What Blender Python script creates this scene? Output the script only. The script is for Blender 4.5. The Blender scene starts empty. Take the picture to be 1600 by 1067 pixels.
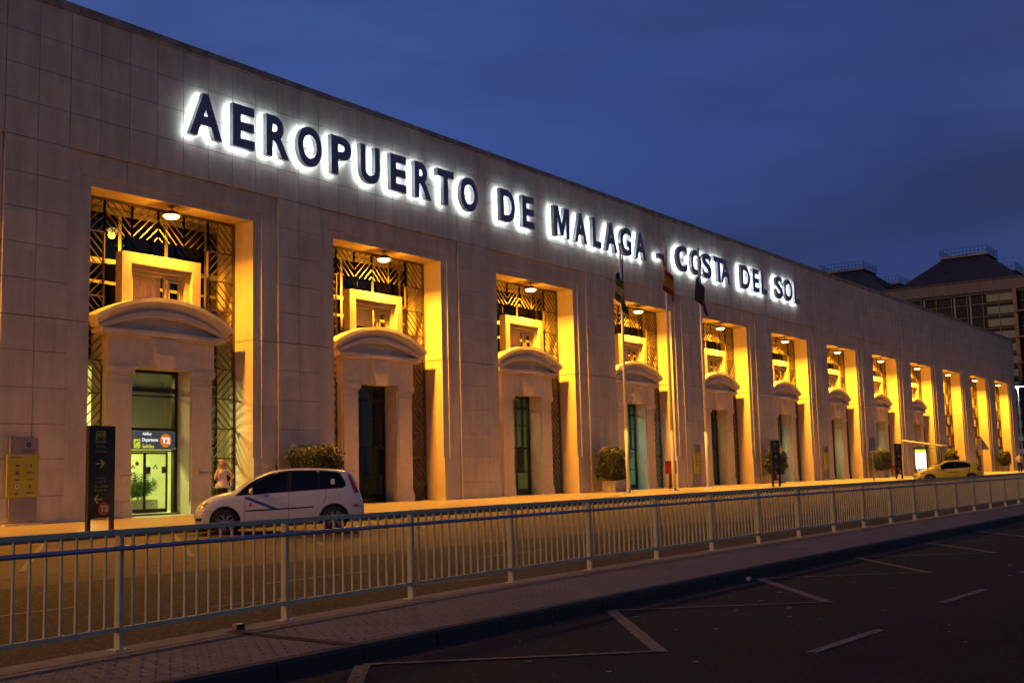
import bpy, bmesh, math, random
from mathutils import Vector, Matrix, noise
from mathutils.bvhtree import BVHTree
random.seed(7)
C = bpy.context.collection
SC = bpy.context.scene
R = math.radians

# ------------------------------------------------------------------ camera
cam_d = bpy.data.cameras.new('camera'); cam = bpy.data.objects.new('camera', cam_d); C.objects.link(cam)
cam_d.sensor_width = 36; cam_d.lens = 40.385; cam_d.clip_end = 3000; cam_d.clip_start = .1
yaw, pit, rol = 0.954878, 0.115137, -0.025212
fw = Vector((math.sin(yaw)*math.cos(pit), math.cos(yaw)*math.cos(pit), math.sin(pit)))
rt = Vector((math.cos(yaw), -math.sin(yaw), 0)); up = rt.cross(fw)
r2 = rt*math.cos(rol)+up*math.sin(rol); u2 = up*math.cos(rol)-rt*math.sin(rol)
M4 = Matrix((r2, u2, -fw)).transposed().to_4x4(); M4.translation = Vector((-20.502, -29.948, 0.972))
cam.matrix_world = M4
SC.camera = cam
SC.view_settings.view_transform = 'Standard'; SC.view_settings.look = 'None'
SC.view_settings.exposure = 0.0; SC.view_settings.gamma = 1.0
SC.cycles.use_denoising = True
SC.cycles.max_bounces = 8; SC.cycles.diffuse_bounces = 4
SC.cycles.sample_clamp_indirect = 6

# ------------------------------------------------------------------ world: dusk sky with thin cloud
W = bpy.data.worlds.new("World"); SC.world = W; W.use_nodes = True
nt = W.node_tree; nt.nodes.clear()
def N(nt, t, **k):
    n = nt.nodes.new(t)
    for a, v in k.items():
        if a in n.inputs.keys() if isinstance(a, str) else False: n.inputs[a].default_value = v
        else: setattr(n, a, v)
    return n
def ramp(nt, stops, interp='LINEAR'):
    n = nt.nodes.new('ShaderNodeValToRGB'); n.color_ramp.interpolation = interp
    e = n.color_ramp.elements
    while len(e) > 1: e.remove(e[-1])
    e[0].position = stops[0][0]; e[0].color = (*stops[0][1], 1)
    for p_, c_ in stops[1:]:
        x = e.new(p_); x.color = (*c_, 1)
    return n
tc = N(nt, 'ShaderNodeTexCoord'); sep = N(nt, 'ShaderNodeSeparateXYZ'); nt.links.new(tc.outputs['Generated'], sep.inputs[0])
grad = ramp(nt, [(0.0, (.020,.022,.040)), (.02, (.030,.042,.110)), (.14, (.034,.055,.185)), (.30, (.036,.060,.215)), (.42, (.034,.058,.205)), (.55, (.024,.038,.130)), (1, (.018,.028,.095))])
nt.links.new(sep.outputs['Z'], grad.inputs[0])
mp = N(nt, 'ShaderNodeMapping'); mp.inputs['Scale'].default_value = (1.6, 1.6, 7.0); mp.inputs['Rotation'].default_value = (.12, -.1, 0)
nt.links.new(tc.outputs['Generated'], mp.inputs[0])
ns = N(nt, 'ShaderNodeTexNoise'); ns.inputs['Scale'].default_value = 1.5; ns.inputs['Detail'].default_value = 5; ns.inputs['Roughness'].default_value = .5
nt.links.new(mp.outputs[0], ns.inputs['Vector'])
cr = ramp(nt, [(.38, (0,0,0)), (.68, (1,1,1))]); nt.links.new(ns.outputs['Fac'], cr.inputs[0])
mixc = N(nt, 'ShaderNodeMix', data_type='RGBA', blend_type='MIX'); mixc.inputs[7].default_value = (.023,.033,.092,1)
mf = N(nt, 'ShaderNodeMath', operation='MULTIPLY'); mf.inputs[1].default_value = .75
nt.links.new(cr.outputs[0], mf.inputs[0]); nt.links.new(mf.outputs[0], mixc.inputs[0]); nt.links.new(grad.outputs[0], mixc.inputs[6])
# brighter towards the last light beyond the building's left (+Y), darker to the right
dotn = N(nt, 'ShaderNodeVectorMath', operation='DOT_PRODUCT'); dotn.inputs[1].default_value = (-.25, .97, 0)
nt.links.new(tc.outputs['Generated'], dotn.inputs[0])
azr = ramp(nt, [(0.0, (2.9,2.35,1.2)), (.3, (1.7,1.55,1.15)), (.5, (.90,.95,.92)), (.65, (1.10,1.22,1.20)), (.8, (1.55,1.80,1.72)), (1, (1.9,2.1,2.0))])  # warm lift behind the camera, added to light the surfaces facing it
dma = N(nt, 'ShaderNodeMath', operation='MULTIPLY_ADD'); dma.inputs[1].default_value = .5; dma.inputs[2].default_value = .5
nt.links.new(dotn.outputs['Value'], dma.inputs[0]); nt.links.new(dma.outputs[0], azr.inputs[0])
mul = N(nt, 'ShaderNodeMix', data_type='RGBA', blend_type='MULTIPLY'); mul.inputs[0].default_value = 1
nt.links.new(mixc.outputs[2], mul.inputs[6]); nt.links.new(azr.outputs[0], mul.inputs[7])
bg = N(nt, 'ShaderNodeBackground'); bg.inputs['Strength'].default_value = 1.0
nt.links.new(mul.outputs[2], bg.inputs[0]); wo = N(nt, 'ShaderNodeOutputWorld'); nt.links.new(bg.outputs[0], wo.inputs[0])

# added sun lamp, low from the left, standing in for unseen sodium lights
sd = bpy.data.lights.new('left_fill_sun', 'SUN'); sd.energy = .85; sd.angle = R(22); sd.color = (1.0, .46, .13)
so = bpy.data.objects.new('left_fill_sun', sd); C.objects.link(so); so.location = (-30, -40, 30)
so.rotation_euler = Vector((.97, -.17, -.08)).to_track_quat('-Z', 'Y').to_euler()

HPS = (1.0, .395, .020)
LAMP_W = 1080.0

# ------------------------------------------------------------------ materials
def mat(name, base, rough=.6, metal=0, noise_amt=.12, nscale=3.0, bump=0.0, bscale=40, spec=.5, emit=None, estr=0, coat=0, coord='Object', stains=0.0):
    m = bpy.data.materials.new(name); m.use_nodes = True; t = m.node_tree; b = t.nodes['Principled BSDF']
    b.inputs['Roughness'].default_value = rough; b.inputs['Metallic'].default_value = metal
    b.inputs['Specular IOR Level'].default_value = spec
    b.inputs['Coat Weight'].default_value = coat
    tc = t.nodes.new('ShaderNodeTexCoord')
    n = t.nodes.new('ShaderNodeTexNoise'); n.inputs['Scale'].default_value = nscale; n.inputs['Detail'].default_value = 6
    t.links.new(tc.outputs[coord], n.inputs['Vector'])
    lo = tuple(c*(1-noise_amt) for c in base); hi = tuple(min(1, c*(1+noise_amt)) for c in base)
    r_ = ramp(t, [(.3, lo), (.7, hi)]); t.links.new(n.outputs['Fac'], r_.inputs[0])
    out = r_.outputs[0]
    if stains:
        mpn = t.nodes.new('ShaderNodeMapping'); mpn.inputs['Scale'].default_value = (1.4, 1.4, .22); t.links.new(tc.outputs[coord], mpn.inputs[0])
        n2 = t.nodes.new('ShaderNodeTexNoise'); n2.inputs['Scale'].default_value = 1.3; n2.inputs['Detail'].default_value = 7; n2.inputs['Roughness'].default_value = .65
        t.links.new(mpn.outputs[0], n2.inputs['Vector'])
        r3 = ramp(t, [(.35, (1-stains,)*3), (.6, (1,1,1))]); t.links.new(n2.outputs['Fac'], r3.inputs[0])
        mx = t.nodes.new('ShaderNodeMix'); mx.data_type = 'RGBA'; mx.blend_type = 'MULTIPLY'; mx.inputs[0].default_value = 1
        t.links.new(out, mx.inputs[6]); t.links.new(r3.outputs[0], mx.inputs[7]); out = mx.outputs[2]
    t.links.new(out, b.inputs['Base Color'])
    if bump:
        nb = t.nodes.new('ShaderNodeTexNoise'); nb.inputs['Scale'].default_value = bscale; nb.inputs['Detail'].default_value = 4
        t.links.new(tc.outputs[coord], nb.inputs['Vector'])
        bp = t.nodes.new('ShaderNodeBump'); bp.inputs['Strength'].default_value = bump; bp.inputs['Distance'].default_value = .02
        t.links.new(nb.outputs['Fac'], bp.inputs['Height']); t.links.new(bp.outputs[0], b.inputs['Normal'])
    if emit:
        b.inputs['Emission Color'].default_value = (*emit, 1); b.inputs['Emission Strength'].default_value = estr
    return m

def stone_mat(name, base, tile=1.04):
    m = mat(name, base, rough=.62, noise_amt=.06, nscale=2.2, bump=.12, bscale=30, stains=.24, spec=.35)
    t = m.node_tree; b = t.nodes['Principled BSDF']
    src = b.inputs['Base Color'].links[0].from_socket
    geo = t.nodes.new('ShaderNodeNewGeometry')
    mv = t.nodes.new('ShaderNodeVectorMath'); mv.operation = 'ADD'; mv.inputs[1].default_value = (-.25, 0, .6)
    t.links.new(geo.outputs['Position'], mv.inputs[0])
    sc = t.nodes.new('ShaderNodeVectorMath'); sc.operation = 'DIVIDE'; sc.inputs[1].default_value = (tile, 40, tile)
    t.links.new(mv.outputs[0], sc.inputs[0])
    fl = t.nodes.new('ShaderNodeVectorMath'); fl.operation = 'FLOOR'; t.links.new(sc.outputs[0], fl.inputs[0])
    wn = t.nodes.new('ShaderNodeTexWhiteNoise'); wn.noise_dimensions = '3D'; t.links.new(fl.outputs[0], wn.inputs['Vector'])
    rr = ramp(t, [(0, (.91,.915,.92)), (1, (1.06,1.05,1.03))]); t.links.new(wn.outputs['Value'], rr.inputs[0])
    mx = t.nodes.new('ShaderNodeMix'); mx.data_type = 'RGBA'; mx.blend_type = 'MULTIPLY'; mx.inputs[0].default_value = 1
    t.links.new(src, mx.inputs[6]); t.links.new(rr.outputs[0], mx.inputs[7]); t.links.new(mx.outputs[2], b.inputs['Base Color'])
    return m
M = {}
M['stone'] = stone_mat('stone_cladding', (.66,.60,.49))
M['stone2'] = mat('stone_reveal', (.62,.49,.34), rough=.6, noise_amt=.06, nscale=1.2, stains=.14, bump=.06, spec=.35)
M['carved'] = mat('carved_stone', (.70,.61,.48), rough=.65, noise_amt=.07, nscale=4, stains=.15, bump=.10, bscale=18)
M['surround'] = mat('surround_stone', (.36,.28,.22), rough=.65, noise_amt=.07, nscale=4, stains=.15, bump=.1)
M['joint'] = mat('joint_dark', (.06,.05,.045), rough=.9)
M['coping'] = mat('weathered_coping', (.34,.31,.29), rough=.85, noise_amt=.3, nscale=2, bump=.3, stains=.4)
M['lattice'] = mat('bronze_lattice', (.13,.095,.055), rough=.5, metal=.3, noise_amt=.15)
M['cream'] = mat('cream_frame', (.24,.21,.15), rough=.45)
M['dark'] = mat('dark_bronze_frame', (.035,.030,.028), rough=.4, metal=.4)
M['black'] = mat('black_paint', (.014,.013,.014), rough=.35, noise_amt=.2)
M['interior'] = mat('interior_wall', (.52,.53,.40), rough=.8, noise_amt=.05)
M['interior_floor'] = mat('interior_floor', (.25,.24,.20), rough=.3)
M['curtain'] = mat('mauve_curtain', (.42,.33,.36), rough=.9, noise_amt=.1, nscale=9)
M['asphalt'] = mat('asphalt', (.055,.050,.047), rough=.75, noise_amt=.28, nscale=2.2, bump=.45, bscale=26, stains=.2)
M['white'] = mat('white_paint_metal', (.72,.71,.70), rough=.4, noise_amt=.05)
M['plastic_white'] = mat('white_casing', (.62,.60,.56), rough=.5)
M['red'] = mat('red_paint', (.24,.016,.012), rough=.4)
M['steel'] = mat('steel', (.45,.45,.44), rough=.3, metal=.9)
M['fence'] = mat('grey_green_paint', (.45,.47,.33), rough=.45, noise_amt=.12, nscale=5)
M['handrail'] = mat('blue_grey_tube', (.22,.26,.42), rough=.25, metal=.6, noise_amt=.15, nscale=6)
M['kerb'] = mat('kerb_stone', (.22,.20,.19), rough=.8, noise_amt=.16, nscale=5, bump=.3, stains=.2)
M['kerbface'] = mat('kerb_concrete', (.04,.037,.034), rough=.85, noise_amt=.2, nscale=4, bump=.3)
M['leaf'] = mat('shrub_leaf', (.034,.046,.010), rough=.5, noise_amt=.4, nscale=7)
M['leaf2'] = mat('palm_leaf', (.05,.10,.03), rough=.45, noise_amt=.3, nscale=7)
M['bark'] = mat('stem_bark', (.09,.065,.045), rough=.9)
M['letter'] = mat('navy_letter', (.13,.16,.33), rough=.35, noise_amt=.05)
M['letter_side'] = mat('letter_return', (.45,.48,.55), rough=.3, metal=.5)
M['acrylic'] = mat('grey_acrylic', (.26,.24,.27), rough=.15, noise_amt=.08)
M['yellow_sign'] = mat('yellow_notice', (.42,.40,.03), rough=.35, noise_amt=.08)
M['navy_print'] = mat('navy_print', (.02,.03,.12), rough=.5)
M['grey_print'] = mat('grey_print', (.10,.10,.09), rough=.5)
M['white_print'] = mat('white_print', (.75,.75,.75), rough=.5)
M['yellow_print'] = mat('yellow_print', (.75,.62,.06), rough=.5)
M['orange_print'] = mat('orange_print', (.62,.10,.02), rough=.5)
M['tyre'] = mat('tyre_rubber', (.018,.018,.018), rough=.8)
M['rim'] = mat('alloy_rim', (.42,.42,.44), rough=.3, metal=.8)
M['carglass'] = mat('tinted_glass', (.004,.004,.006), rough=.04, noise_amt=.05, spec=.35)
M['white_car'] = mat('white_car_paint', (.66,.68,.74), rough=.28, noise_amt=.02, coat=.6)
M['yellow_car'] = mat('yellow_car_paint', (.68,.60,.004), rough=.25, noise_amt=.03, coat=.7)
M['blue_stripe'] = mat('blue_stripe', (.02,.10,.50), rough=.35)
M['trim'] = mat('black_trim', (.012,.012,.013), rough=.5)
M['seam'] = mat('panel_gap', (.05,.05,.055), rough=.6)
M['headlamp'] = mat('headlamp_lens', (.50,.48,.44), rough=.12, metal=.4, noise_amt=.3, nscale=14)
M['taillamp'] = mat('tail_lamp_lens', (.40,.02,.03), rough=.15)
M['lit_lens'] = mat('lit_lamp_lens', (1,.8,.5), emit=(1.0,.66,.20), estr=9)
M['skin'] = mat('skin', (.50,.28,.19), rough=.55)
M['hair'] = mat('blond_hair', (.38,.20,.07), rough=.5, noise_amt=.3, nscale=30)
M['hair_dark'] = mat('dark_hair', (.03,.02,.015), rough=.5)
M['blouse'] = mat('white_blouse', (.66,.62,.64), rough=.8, noise_amt=.06, nscale=10)
M['trousers'] = mat('dark_trousers', (.012,.011,.013), rough=.8)
M['flag_green'] = mat('green_cloth', (.012,.05,.025), rough=.8)
M['flag_white'] = mat('white_cloth', (.14,.15,.14), rough=.8)
M['flag_red'] = mat('red_cloth', (.16,.015,.012), rough=.8)
M['flag_yellow'] = mat('yellow_cloth', (.30,.18,.02), rough=.8)
M['flag_blue'] = mat('blue_cloth', (.012,.014,.05), rough=.8)
M['roofmetal'] = mat('zinc_roof', (.045,.05,.075), rough=.6, metal=.1, noise_amt=.15, nscale=1)
M['fascia'] = mat('grey_fascia_panel', (.050,.060,.10), rough=.5, noise_amt=.06)
M['farglass'] = mat('far_curtain_glass', (.006,.010,.030), rough=.5, noise_amt=.2, nscale=.3, spec=.15)
M['blind'] = mat('lit_blind', (.09,.09,.07), emit=(.50,.47,.33), estr=.06)
M['concrete'] = mat('planter_concrete', (.42,.38,.34), rough=.75, noise_amt=.1, bump=.15)
M['ground'] = mat('far_ground', (.05,.047,.045), rough=.9, noise_amt=.2, nscale=.05)
M['soil'] = mat('soil', (.03,.022,.015), rough=.95)

def glass_mat(name, tint, rough=.02, see=.75):
    m = bpy.data.materials.new(name); m.use_nodes = True; t = m.node_tree; t.nodes.clear()
    o = t.nodes.new('ShaderNodeOutputMaterial'); tr = t.nodes.new('ShaderNodeBsdfTransparent'); tr.inputs[0].default_value = (*[c*see for c in tint], 1)
    g = t.nodes.new('ShaderNodeBsdfGlossy'); g.inputs['Roughness'].default_value = rough; g.inputs['Color'].default_value = (.9,.9,.95,1)
    fr = t.nodes.new('ShaderNodeFresnel'); fr.inputs['IOR'].default_value = 1.6
    mx = t.nodes.new('ShaderNodeMixShader'); gg = t.nodes.new('ShaderNodeNewGeometry'); m1 = t.nodes.new('ShaderNodeMath'); m1.operation = 'SUBTRACT'; m1.inputs[0].default_value = 1; t.links.new(gg.outputs['Backfacing'], m1.inputs[1]); m2 = t.nodes.new('ShaderNodeMath'); m2.operation = 'MULTIPLY'; t.links.new(fr.outputs[0], m2.inputs[0]); t.links.new(m1.outputs[0], m2.inputs[1]); t.links.new(m2.outputs[0], mx.inputs[0]); t.links.new(tr.outputs[0], mx.inputs[1]); t.links.new(g.outputs[0], mx.inputs[2])
    t.links.new(mx.outputs[0], o.inputs[0]); return m
M['glass'] = glass_mat('door_glass', (.92,1,.92), see=.9)
M['glass_dark'] = glass_mat('smoked_glass', (.55,.58,.62), see=.35)
M['glass_mid'] = glass_mat('tinted_door_glass', (.85,.8,.8), see=.40)

def paving_mat(name, base, mortar, bw, bh, rough=.6, offset=.5, bumpd=.004, spec=.5, rot=0, noise_amt=.12):
    m = bpy.data.materials.new(name); m.use_nodes = True; t = m.node_tree; b = t.nodes['Principled BSDF']
    b.inputs['Roughness'].default_value = rough; b.inputs['Specular IOR Level'].default_value = spec
    tc = t.nodes.new('ShaderNodeTexCoord'); mp = t.nodes.new('ShaderNodeMapping'); mp.inputs['Rotation'].default_value = (0, 0, rot)
    t.links.new(tc.outputs['Object'], mp.inputs[0])
    br = t.nodes.new('ShaderNodeTexBrick'); br.inputs['Scale'].default_value = 1; br.inputs['Brick Width'].default_value = bw; br.inputs['Row Height'].default_value = bh
    br.inputs['Mortar Size'].default_value = .008; br.offset = offset; br.inputs['Mortar Smooth'].default_value = .3
    br.inputs['Color1'].default_value = (*[c*.86 for c in base], 1); br.inputs['Color2'].default_value = (*[min(1, c*1.1) for c in base], 1); br.inputs['Mortar'].default_value = (*mortar, 1)
    t.links.new(mp.outputs[0], br.inputs['Vector'])
    n = t.nodes.new('ShaderNodeTexNoise'); n.inputs['Scale'].default_value = 1.1; n.inputs['Detail'].default_value = 8; t.links.new(tc.outputs['Object'], n.inputs['Vector'])
    r_ = ramp(t, [(.3, (1-noise_amt*2,)*3), (.7, (1+noise_amt*.5,)*3)]); t.links.new(n.outputs['Fac'], r_.inputs[0])
    mx = t.nodes.new('ShaderNodeMix'); mx.data_type = 'RGBA'; mx.blend_type = 'MULTIPLY'; mx.inputs[0].default_value = 1
    t.links.new(br.outputs['Color'], mx.inputs[6]); t.links.new(r_.outputs[0], mx.inputs[7]); t.links.new(mx.outputs[2], b.inputs['Base Color'])
    iv = t.nodes.new('ShaderNodeMath'); iv.operation = 'SUBTRACT'; iv.inputs[0].default_value = 1; t.links.new(br.outputs['Fac'], iv.inputs[1])
    n2 = t.nodes.new('ShaderNodeTexNoise'); n2.inputs['Scale'].default_value = 30; t.links.new(tc.outputs['Object'], n2.inputs['Vector'])
    ad = t.nodes.new('ShaderNodeMath'); ad.operation = 'MULTIPLY_ADD'; ad.inputs[1].default_value = .35; t.links.new(n2.outputs['Fac'], ad.inputs[0]); t.links.new(iv.outputs[0], ad.inputs[2])
    bp = t.nodes.new('ShaderNodeBump'); bp.inputs['Distance'].default_value = bumpd; bp.inputs['Strength'].default_value = .8
    t.links.new(ad.outputs[0], bp.inputs['Height']); t.links.new(bp.outputs[0], b.inputs['Normal'])
    return m
M['paving'] = paving_mat('smooth_paving', (.27,.22,.185), (.18,.15,.13), .6, .4, rough=.42, offset=.5, bumpd=.002)
M['pavers'] = paving_mat('island_pavers', (.20,.17,.165), (.04,.035,.035), .21, .105, rough=.75, offset=.5, bumpd=.008, rot=R(38))

def asphalt_mat(name, base, speck, sp_amt, rough=.7, bumpd=.012, bscale=38):
    m = bpy.data.materials.new(name); m.use_nodes = True; t = m.node_tree; b = t.nodes['Principled BSDF']
    b.inputs['Roughness'].default_value = rough; b.inputs['Specular IOR Level'].default_value = .22
    tc = t.nodes.new('ShaderNodeTexCoord')
    n = t.nodes.new('ShaderNodeTexNoise'); n.inputs['Scale'].default_value = .5; n.inputs['Detail'].default_value = 9; n.inputs['Roughness'].default_value = .7; t.links.new(tc.outputs['Object'], n.inputs['Vector'])
    r_ = ramp(t, [(.3, tuple(c*.72 for c in base)), (.72, tuple(c*1.3 for c in base))]); t.links.new(n.outputs['Fac'], r_.inputs[0])
    v = t.nodes.new('ShaderNodeTexVoronoi'); v.inputs['Scale'].default_value = 42; t.links.new(tc.outputs['Object'], v.inputs['Vector'])
    sc = t.nodes.new('ShaderNodeSeparateColor'); t.links.new(v.outputs['Color'], sc.inputs[0])
    rs = ramp(t, [(1-sp_amt, (0,0,0)), (1-sp_amt+.03, (1,1,1))]); t.links.new(sc.outputs[0], rs.inputs[0])
    mx = t.nodes.new('ShaderNodeMix'); mx.data_type = 'RGBA'; mx.inputs[7].default_value = (*speck, 1)
    t.links.new(rs.outputs[0], mx.inputs[0]); t.links.new(r_.outputs[0], mx.inputs[6]); t.links.new(mx.outputs[2], b.inputs['Base Color'])
    n2 = t.nodes.new('ShaderNodeTexNoise'); n2.inputs['Scale'].default_value = bscale; n2.inputs['Detail'].default_value = 3; t.links.new(tc.outputs['Object'], n2.inputs['Vector'])
    bp = t.nodes.new('ShaderNodeBump'); bp.inputs['Distance'].default_value = bumpd; bp.inputs['Strength'].default_value = .7
    t.links.new(n2.outputs['Fac'], bp.inputs['Height']); t.links.new(bp.outputs[0], b.inputs['Normal'])
    return m
M['road_smooth'] = asphalt_mat('smooth_asphalt', (.078,.058,.048), (.14,.11,.10), .10, rough=.75, bumpd=.006)
M['road_coarse'] = asphalt_mat('coarse_asphalt', (.024,.020,.019), (.16,.13,.11), .10, rough=.8, bumpd=.016)
M['road_near'] = asphalt_mat('near_asphalt', (.022,.019,.021), (.05,.045,.045), .06, rough=.95, bumpd=.010)

def paint_mat(name, base, gap):
    m = bpy.data.materials.new(name); m.use_nodes = True; t = m.node_tree; b = t.nodes['Principled BSDF']; b.inputs['Roughness'].default_value = .7
    tc = t.nodes.new('ShaderNodeTexCoord'); n = t.nodes.new('ShaderNodeTexNoise'); n.inputs['Scale'].default_value = 16; n.inputs['Detail'].default_value = 8; n.inputs['Roughness'].default_value = .75
    t.links.new(tc.outputs['Object'], n.inputs['Vector'])
    r_ = ramp(t, [(gap-.06, (.06,.052,.05)), (gap+.05, base)]); t.links.new(n.outputs['Fac'], r_.inputs[0]); t.links.new(r_.outputs[0], b.inputs['Base Color'])
    return m
M['zig'] = paint_mat('worn_yellow_paint', (.24,.17,.09), .49)
M['line'] = paint_mat('worn_white_paint', (.20,.19,.18), .5)

# ------------------------------------------------------------------ mesh helpers
class MB:
    def __init__(s): s.v = []; s.f = []; s.mi = []; s.mats = []; s.cur = 0
    def use(s, m):
        if m not in s.mats: s.mats.append(m)
        s.cur = s.mats.index(m); return s
    def add(s, vs, fs):
        o = len(s.v); s.v += [tuple(v) for v in vs]
        for f in fs: s.f.append(tuple(o+i for i in f)); s.mi.append(s.cur)
    def box(s, x0, x1, y0, y1, z0, z1):
        if x0 > x1: x0, x1 = x1, x0
        if y0 > y1: y0, y1 = y1, y0
        if z0 > z1: z0, z1 = z1, z0
        s.add([(x0,y0,z0),(x1,y0,z0),(x1,y1,z0),(x0,y1,z0),(x0,y0,z1),(x1,y0,z1),(x1,y1,z1),(x0,y1,z1)],
              [(3,2,1,0),(4,5,6,7),(0,1,5,4),(1,2,6,5),(2,3,7,6),(3,0,4,7)]); return s
    def beam(s, a, b, w, d, upv=(0,1,0)):
        a, b = Vector(a), Vector(b); t = (b-a).normalized(); n = Vector(upv); n = (n - t*n.dot(t)).normalized(); q = t.cross(n)
        vs = []
        for p_ in (a, b):
            for i, j in ((-1,-1),(1,-1),(1,1),(-1,1)): vs.append(p_+q*(i*w/2)+n*(j*d/2))
        s.add(vs, [(0,1,2,3),(7,6,5,4),(0,4,5,1),(1,5,6,2),(2,6,7,3),(3,7,4,0)]); return s
    def tube(s, a, b, r0, r1=None, n=12, caps=True):
        r1 = r0 if r1 is None else r1
        a, b = Vector(a), Vector(b); t = (b-a).normalized(); u = t.orthogonal().normalized(); w = t.cross(u)
        vs = [a+(u*math.cos(2*math.pi*k/n)+w*math.sin(2*math.pi*k/n))*r0 for k in range(n)] + [b+(u*math.cos(2*math.pi*k/n)+w*math.sin(2*math.pi*k/n))*r1 for k in range(n)]
        fs = [(k,(k+1)%n,n+(k+1)%n,n+k) for k in range(n)]
        if caps: fs += [tuple(range(n-1,-1,-1)), tuple(range(n,2*n))]
        s.add(vs, fs); return s
    def lathe(s, prof, center=(0,0,0), axis='z', n=24):
        vs = []; c = Vector(center)
        for k in range(n):
            a = 2*math.pi*k/n
            for r_, h in prof:
                x, y = r_*math.cos(a), r_*math.sin(a)
                vs.append(c+Vector((x,y,h) if axis == 'z' else ((x,h,y) if axis == 'y' else (h,x,y))))
        m = len(prof); fs = []
        for k in range(n):
            for i in range(m-1):
                a0 = k*m+i; b0 = ((k+1)%n)*m+i
                fs.append((a0,b0,b0+1,a0+1) if axis != 'y' else (a0,a0+1,b0+1,b0))
        s.add(vs, fs); return s
    def prism(s, pts, y0, y1, holes=None):
        # polygon in XZ extruded along Y
        n = len(pts)
        vs = [(x,y0,z) for x,z in pts]+[(x,y1,z) for x,z in pts]
        s.add(vs, [tuple(range(n)), tuple(range(2*n-1,n-1,-1))]+[(i,n+i,n+(i+1)%n,(i+1)%n) for i in range(n)]); return s
    def build(s, name, parent=None, m=None, smooth=False, loc=None):
        me = bpy.data.meshes.new(name); me.from_pydata(s.v, [], s.f)
        ms = s.mats if s.mats else [m or M['stone']]
        if m is not None and not s.mats: ms = [m]
        for x in ms: me.materials.append(x)
        me.polygons.foreach_set('material_index', s.mi)
        if smooth: me.polygons.foreach_set('use_smooth', [True]*len(s.f))
        me.update()
        bm = bmesh.new(); bm.from_mesh(me); bmesh.ops.recalc_face_normals(bm, faces=bm.faces); bm.to_mesh(me); bm.free()
        o = bpy.data.objects.new(name, me); C.objects.link(o)
        if parent: o.parent = parent
        if loc: o.location = loc
        return o
def tag(o, label=None, cat=None, group=None, kind=None):
    if label: o['label'] = label
    if cat: o['category'] = cat
    if group: o['group'] = group
    if kind: o['kind'] = kind
    return o
def empty(name, loc=(0,0,0), rz=0, **k):
    o = bpy.data.objects.new(name, None); C.objects.link(o); o.location = loc; o.rotation_euler = (0,0,rz); o.empty_display_size = .3
    return tag(o, **k)
def copy_tree(o, parent=None):
    c = o.copy(); C.objects.link(c)
    if parent: c.parent = parent
    for ch in list(o.children): copy_tree(ch, c)
    return c
def mesh_of(o):
    dg = bpy.context.evaluated_depsgraph_get(); dg.update()
    return bpy.data.meshes.new_from_object(o.evaluated_get(dg))
def text_mesh(txt, bold=.0, res=4, extrude=.0):
    cu = bpy.data.curves.new('t', 'FONT'); cu.body = txt; cu.size = 1; cu.offset = bold; cu.resolution_u = res; cu.extrude = extrude
    o = bpy.data.objects.new('t', cu); C.objects.link(o); me = mesh_of(o); bpy.data.objects.remove(o); bpy.data.curves.remove(cu)
    return me
def text_into(mb, txt, x0, z0, w, h, y, th=.004, bold=.02, flip=False, adv=None):
    # writes raised lettering in the XZ plane facing -Y, fitted to width w and height h
    me = text_mesh(txt, bold, 3, .5)
    xs = [v.co.x for v in me.vertices]; ys = [v.co.y for v in me.vertices]
    sx = w/(max(xs)-min(xs)); sy = h/(max(ys)-min(ys))
    mb.add([(x0+(v.co.x-min(xs))*sx, y-v.co.z*th, z0+(v.co.y-min(ys))*sy) for v in me.vertices], [tuple(p.vertices) for p in me.polygons])
    bpy.data.meshes.remove(me)

# ------------------------------------------------------------------ ground, roads, kerbs
KY, BY, NY = -6.75, -20.86, -23.0          # far kerb, island back kerb, island near kerb
FXS = [(-70,-21.9),(-22.6,-21.60),(-18.4,-21.45),(-16.28,-21.36),(-14.18,-21.20),(-12.07,-21.04),(-9.96,-20.94),(-7.84,-20.88),(-5.80,-20.85),(-3.71,-20.84),(-1.66,-20.84),(.36,-20.85),(2.37,-20.86),(4.36,-20.88),(6.27,-20.90),(8.16,-20.94),(10.07,-20.96),(11.98,-20.99),(13.88,-21.02),(15.80,-21.05),(17.72,-21.07),(19.62,-21.09),(21.54,-21.10),(41.0,-21.10),(240,-21.1)]
def fy(x):
    for a, b in zip(FXS, FXS[1:]):
        if x <= b[0]: return a[1]+(b[1]-a[1])*(x-a[0])/(b[0]-a[0])
    return FXS[-1][1]
def BY_BACK(x): return fy(x)+.13
def road_z(y): return -.235 - .0262*(KY-y)
def sheet(name, pts, m, label=None, kind='structure'):
    mb = MB(); mb.add(pts, [tuple(range(len(pts)))]); o = mb.build(name, m=m); tag(o, kind=kind); return o
def strip(name, x0, x1, rows, m, nx=1):
    # rows: list of (y, z)
    mb = MB(); vs = []; n = len(rows)
    for i in range(nx+1):
        x = x0+(x1-x0)*i/nx
        for y, z in rows: vs.append((x, y, z))
    fs = [(i*n+j, (i+1)*n+j, (i+1)*n+j+1, i*n+j+1) for i in range(nx) for j in range(n-1)]
    mb.add(vs, fs); o = mb.build(name, m=m); tag(o, kind='structure'); return o
sheet('ground', [(-1500,-1500,-.75),(1500,-1500,-.75),(1500,1500,-.75),(-1500,1500,-.75)], M['ground'])
X0, X1 = -70.0, 240.0
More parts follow.
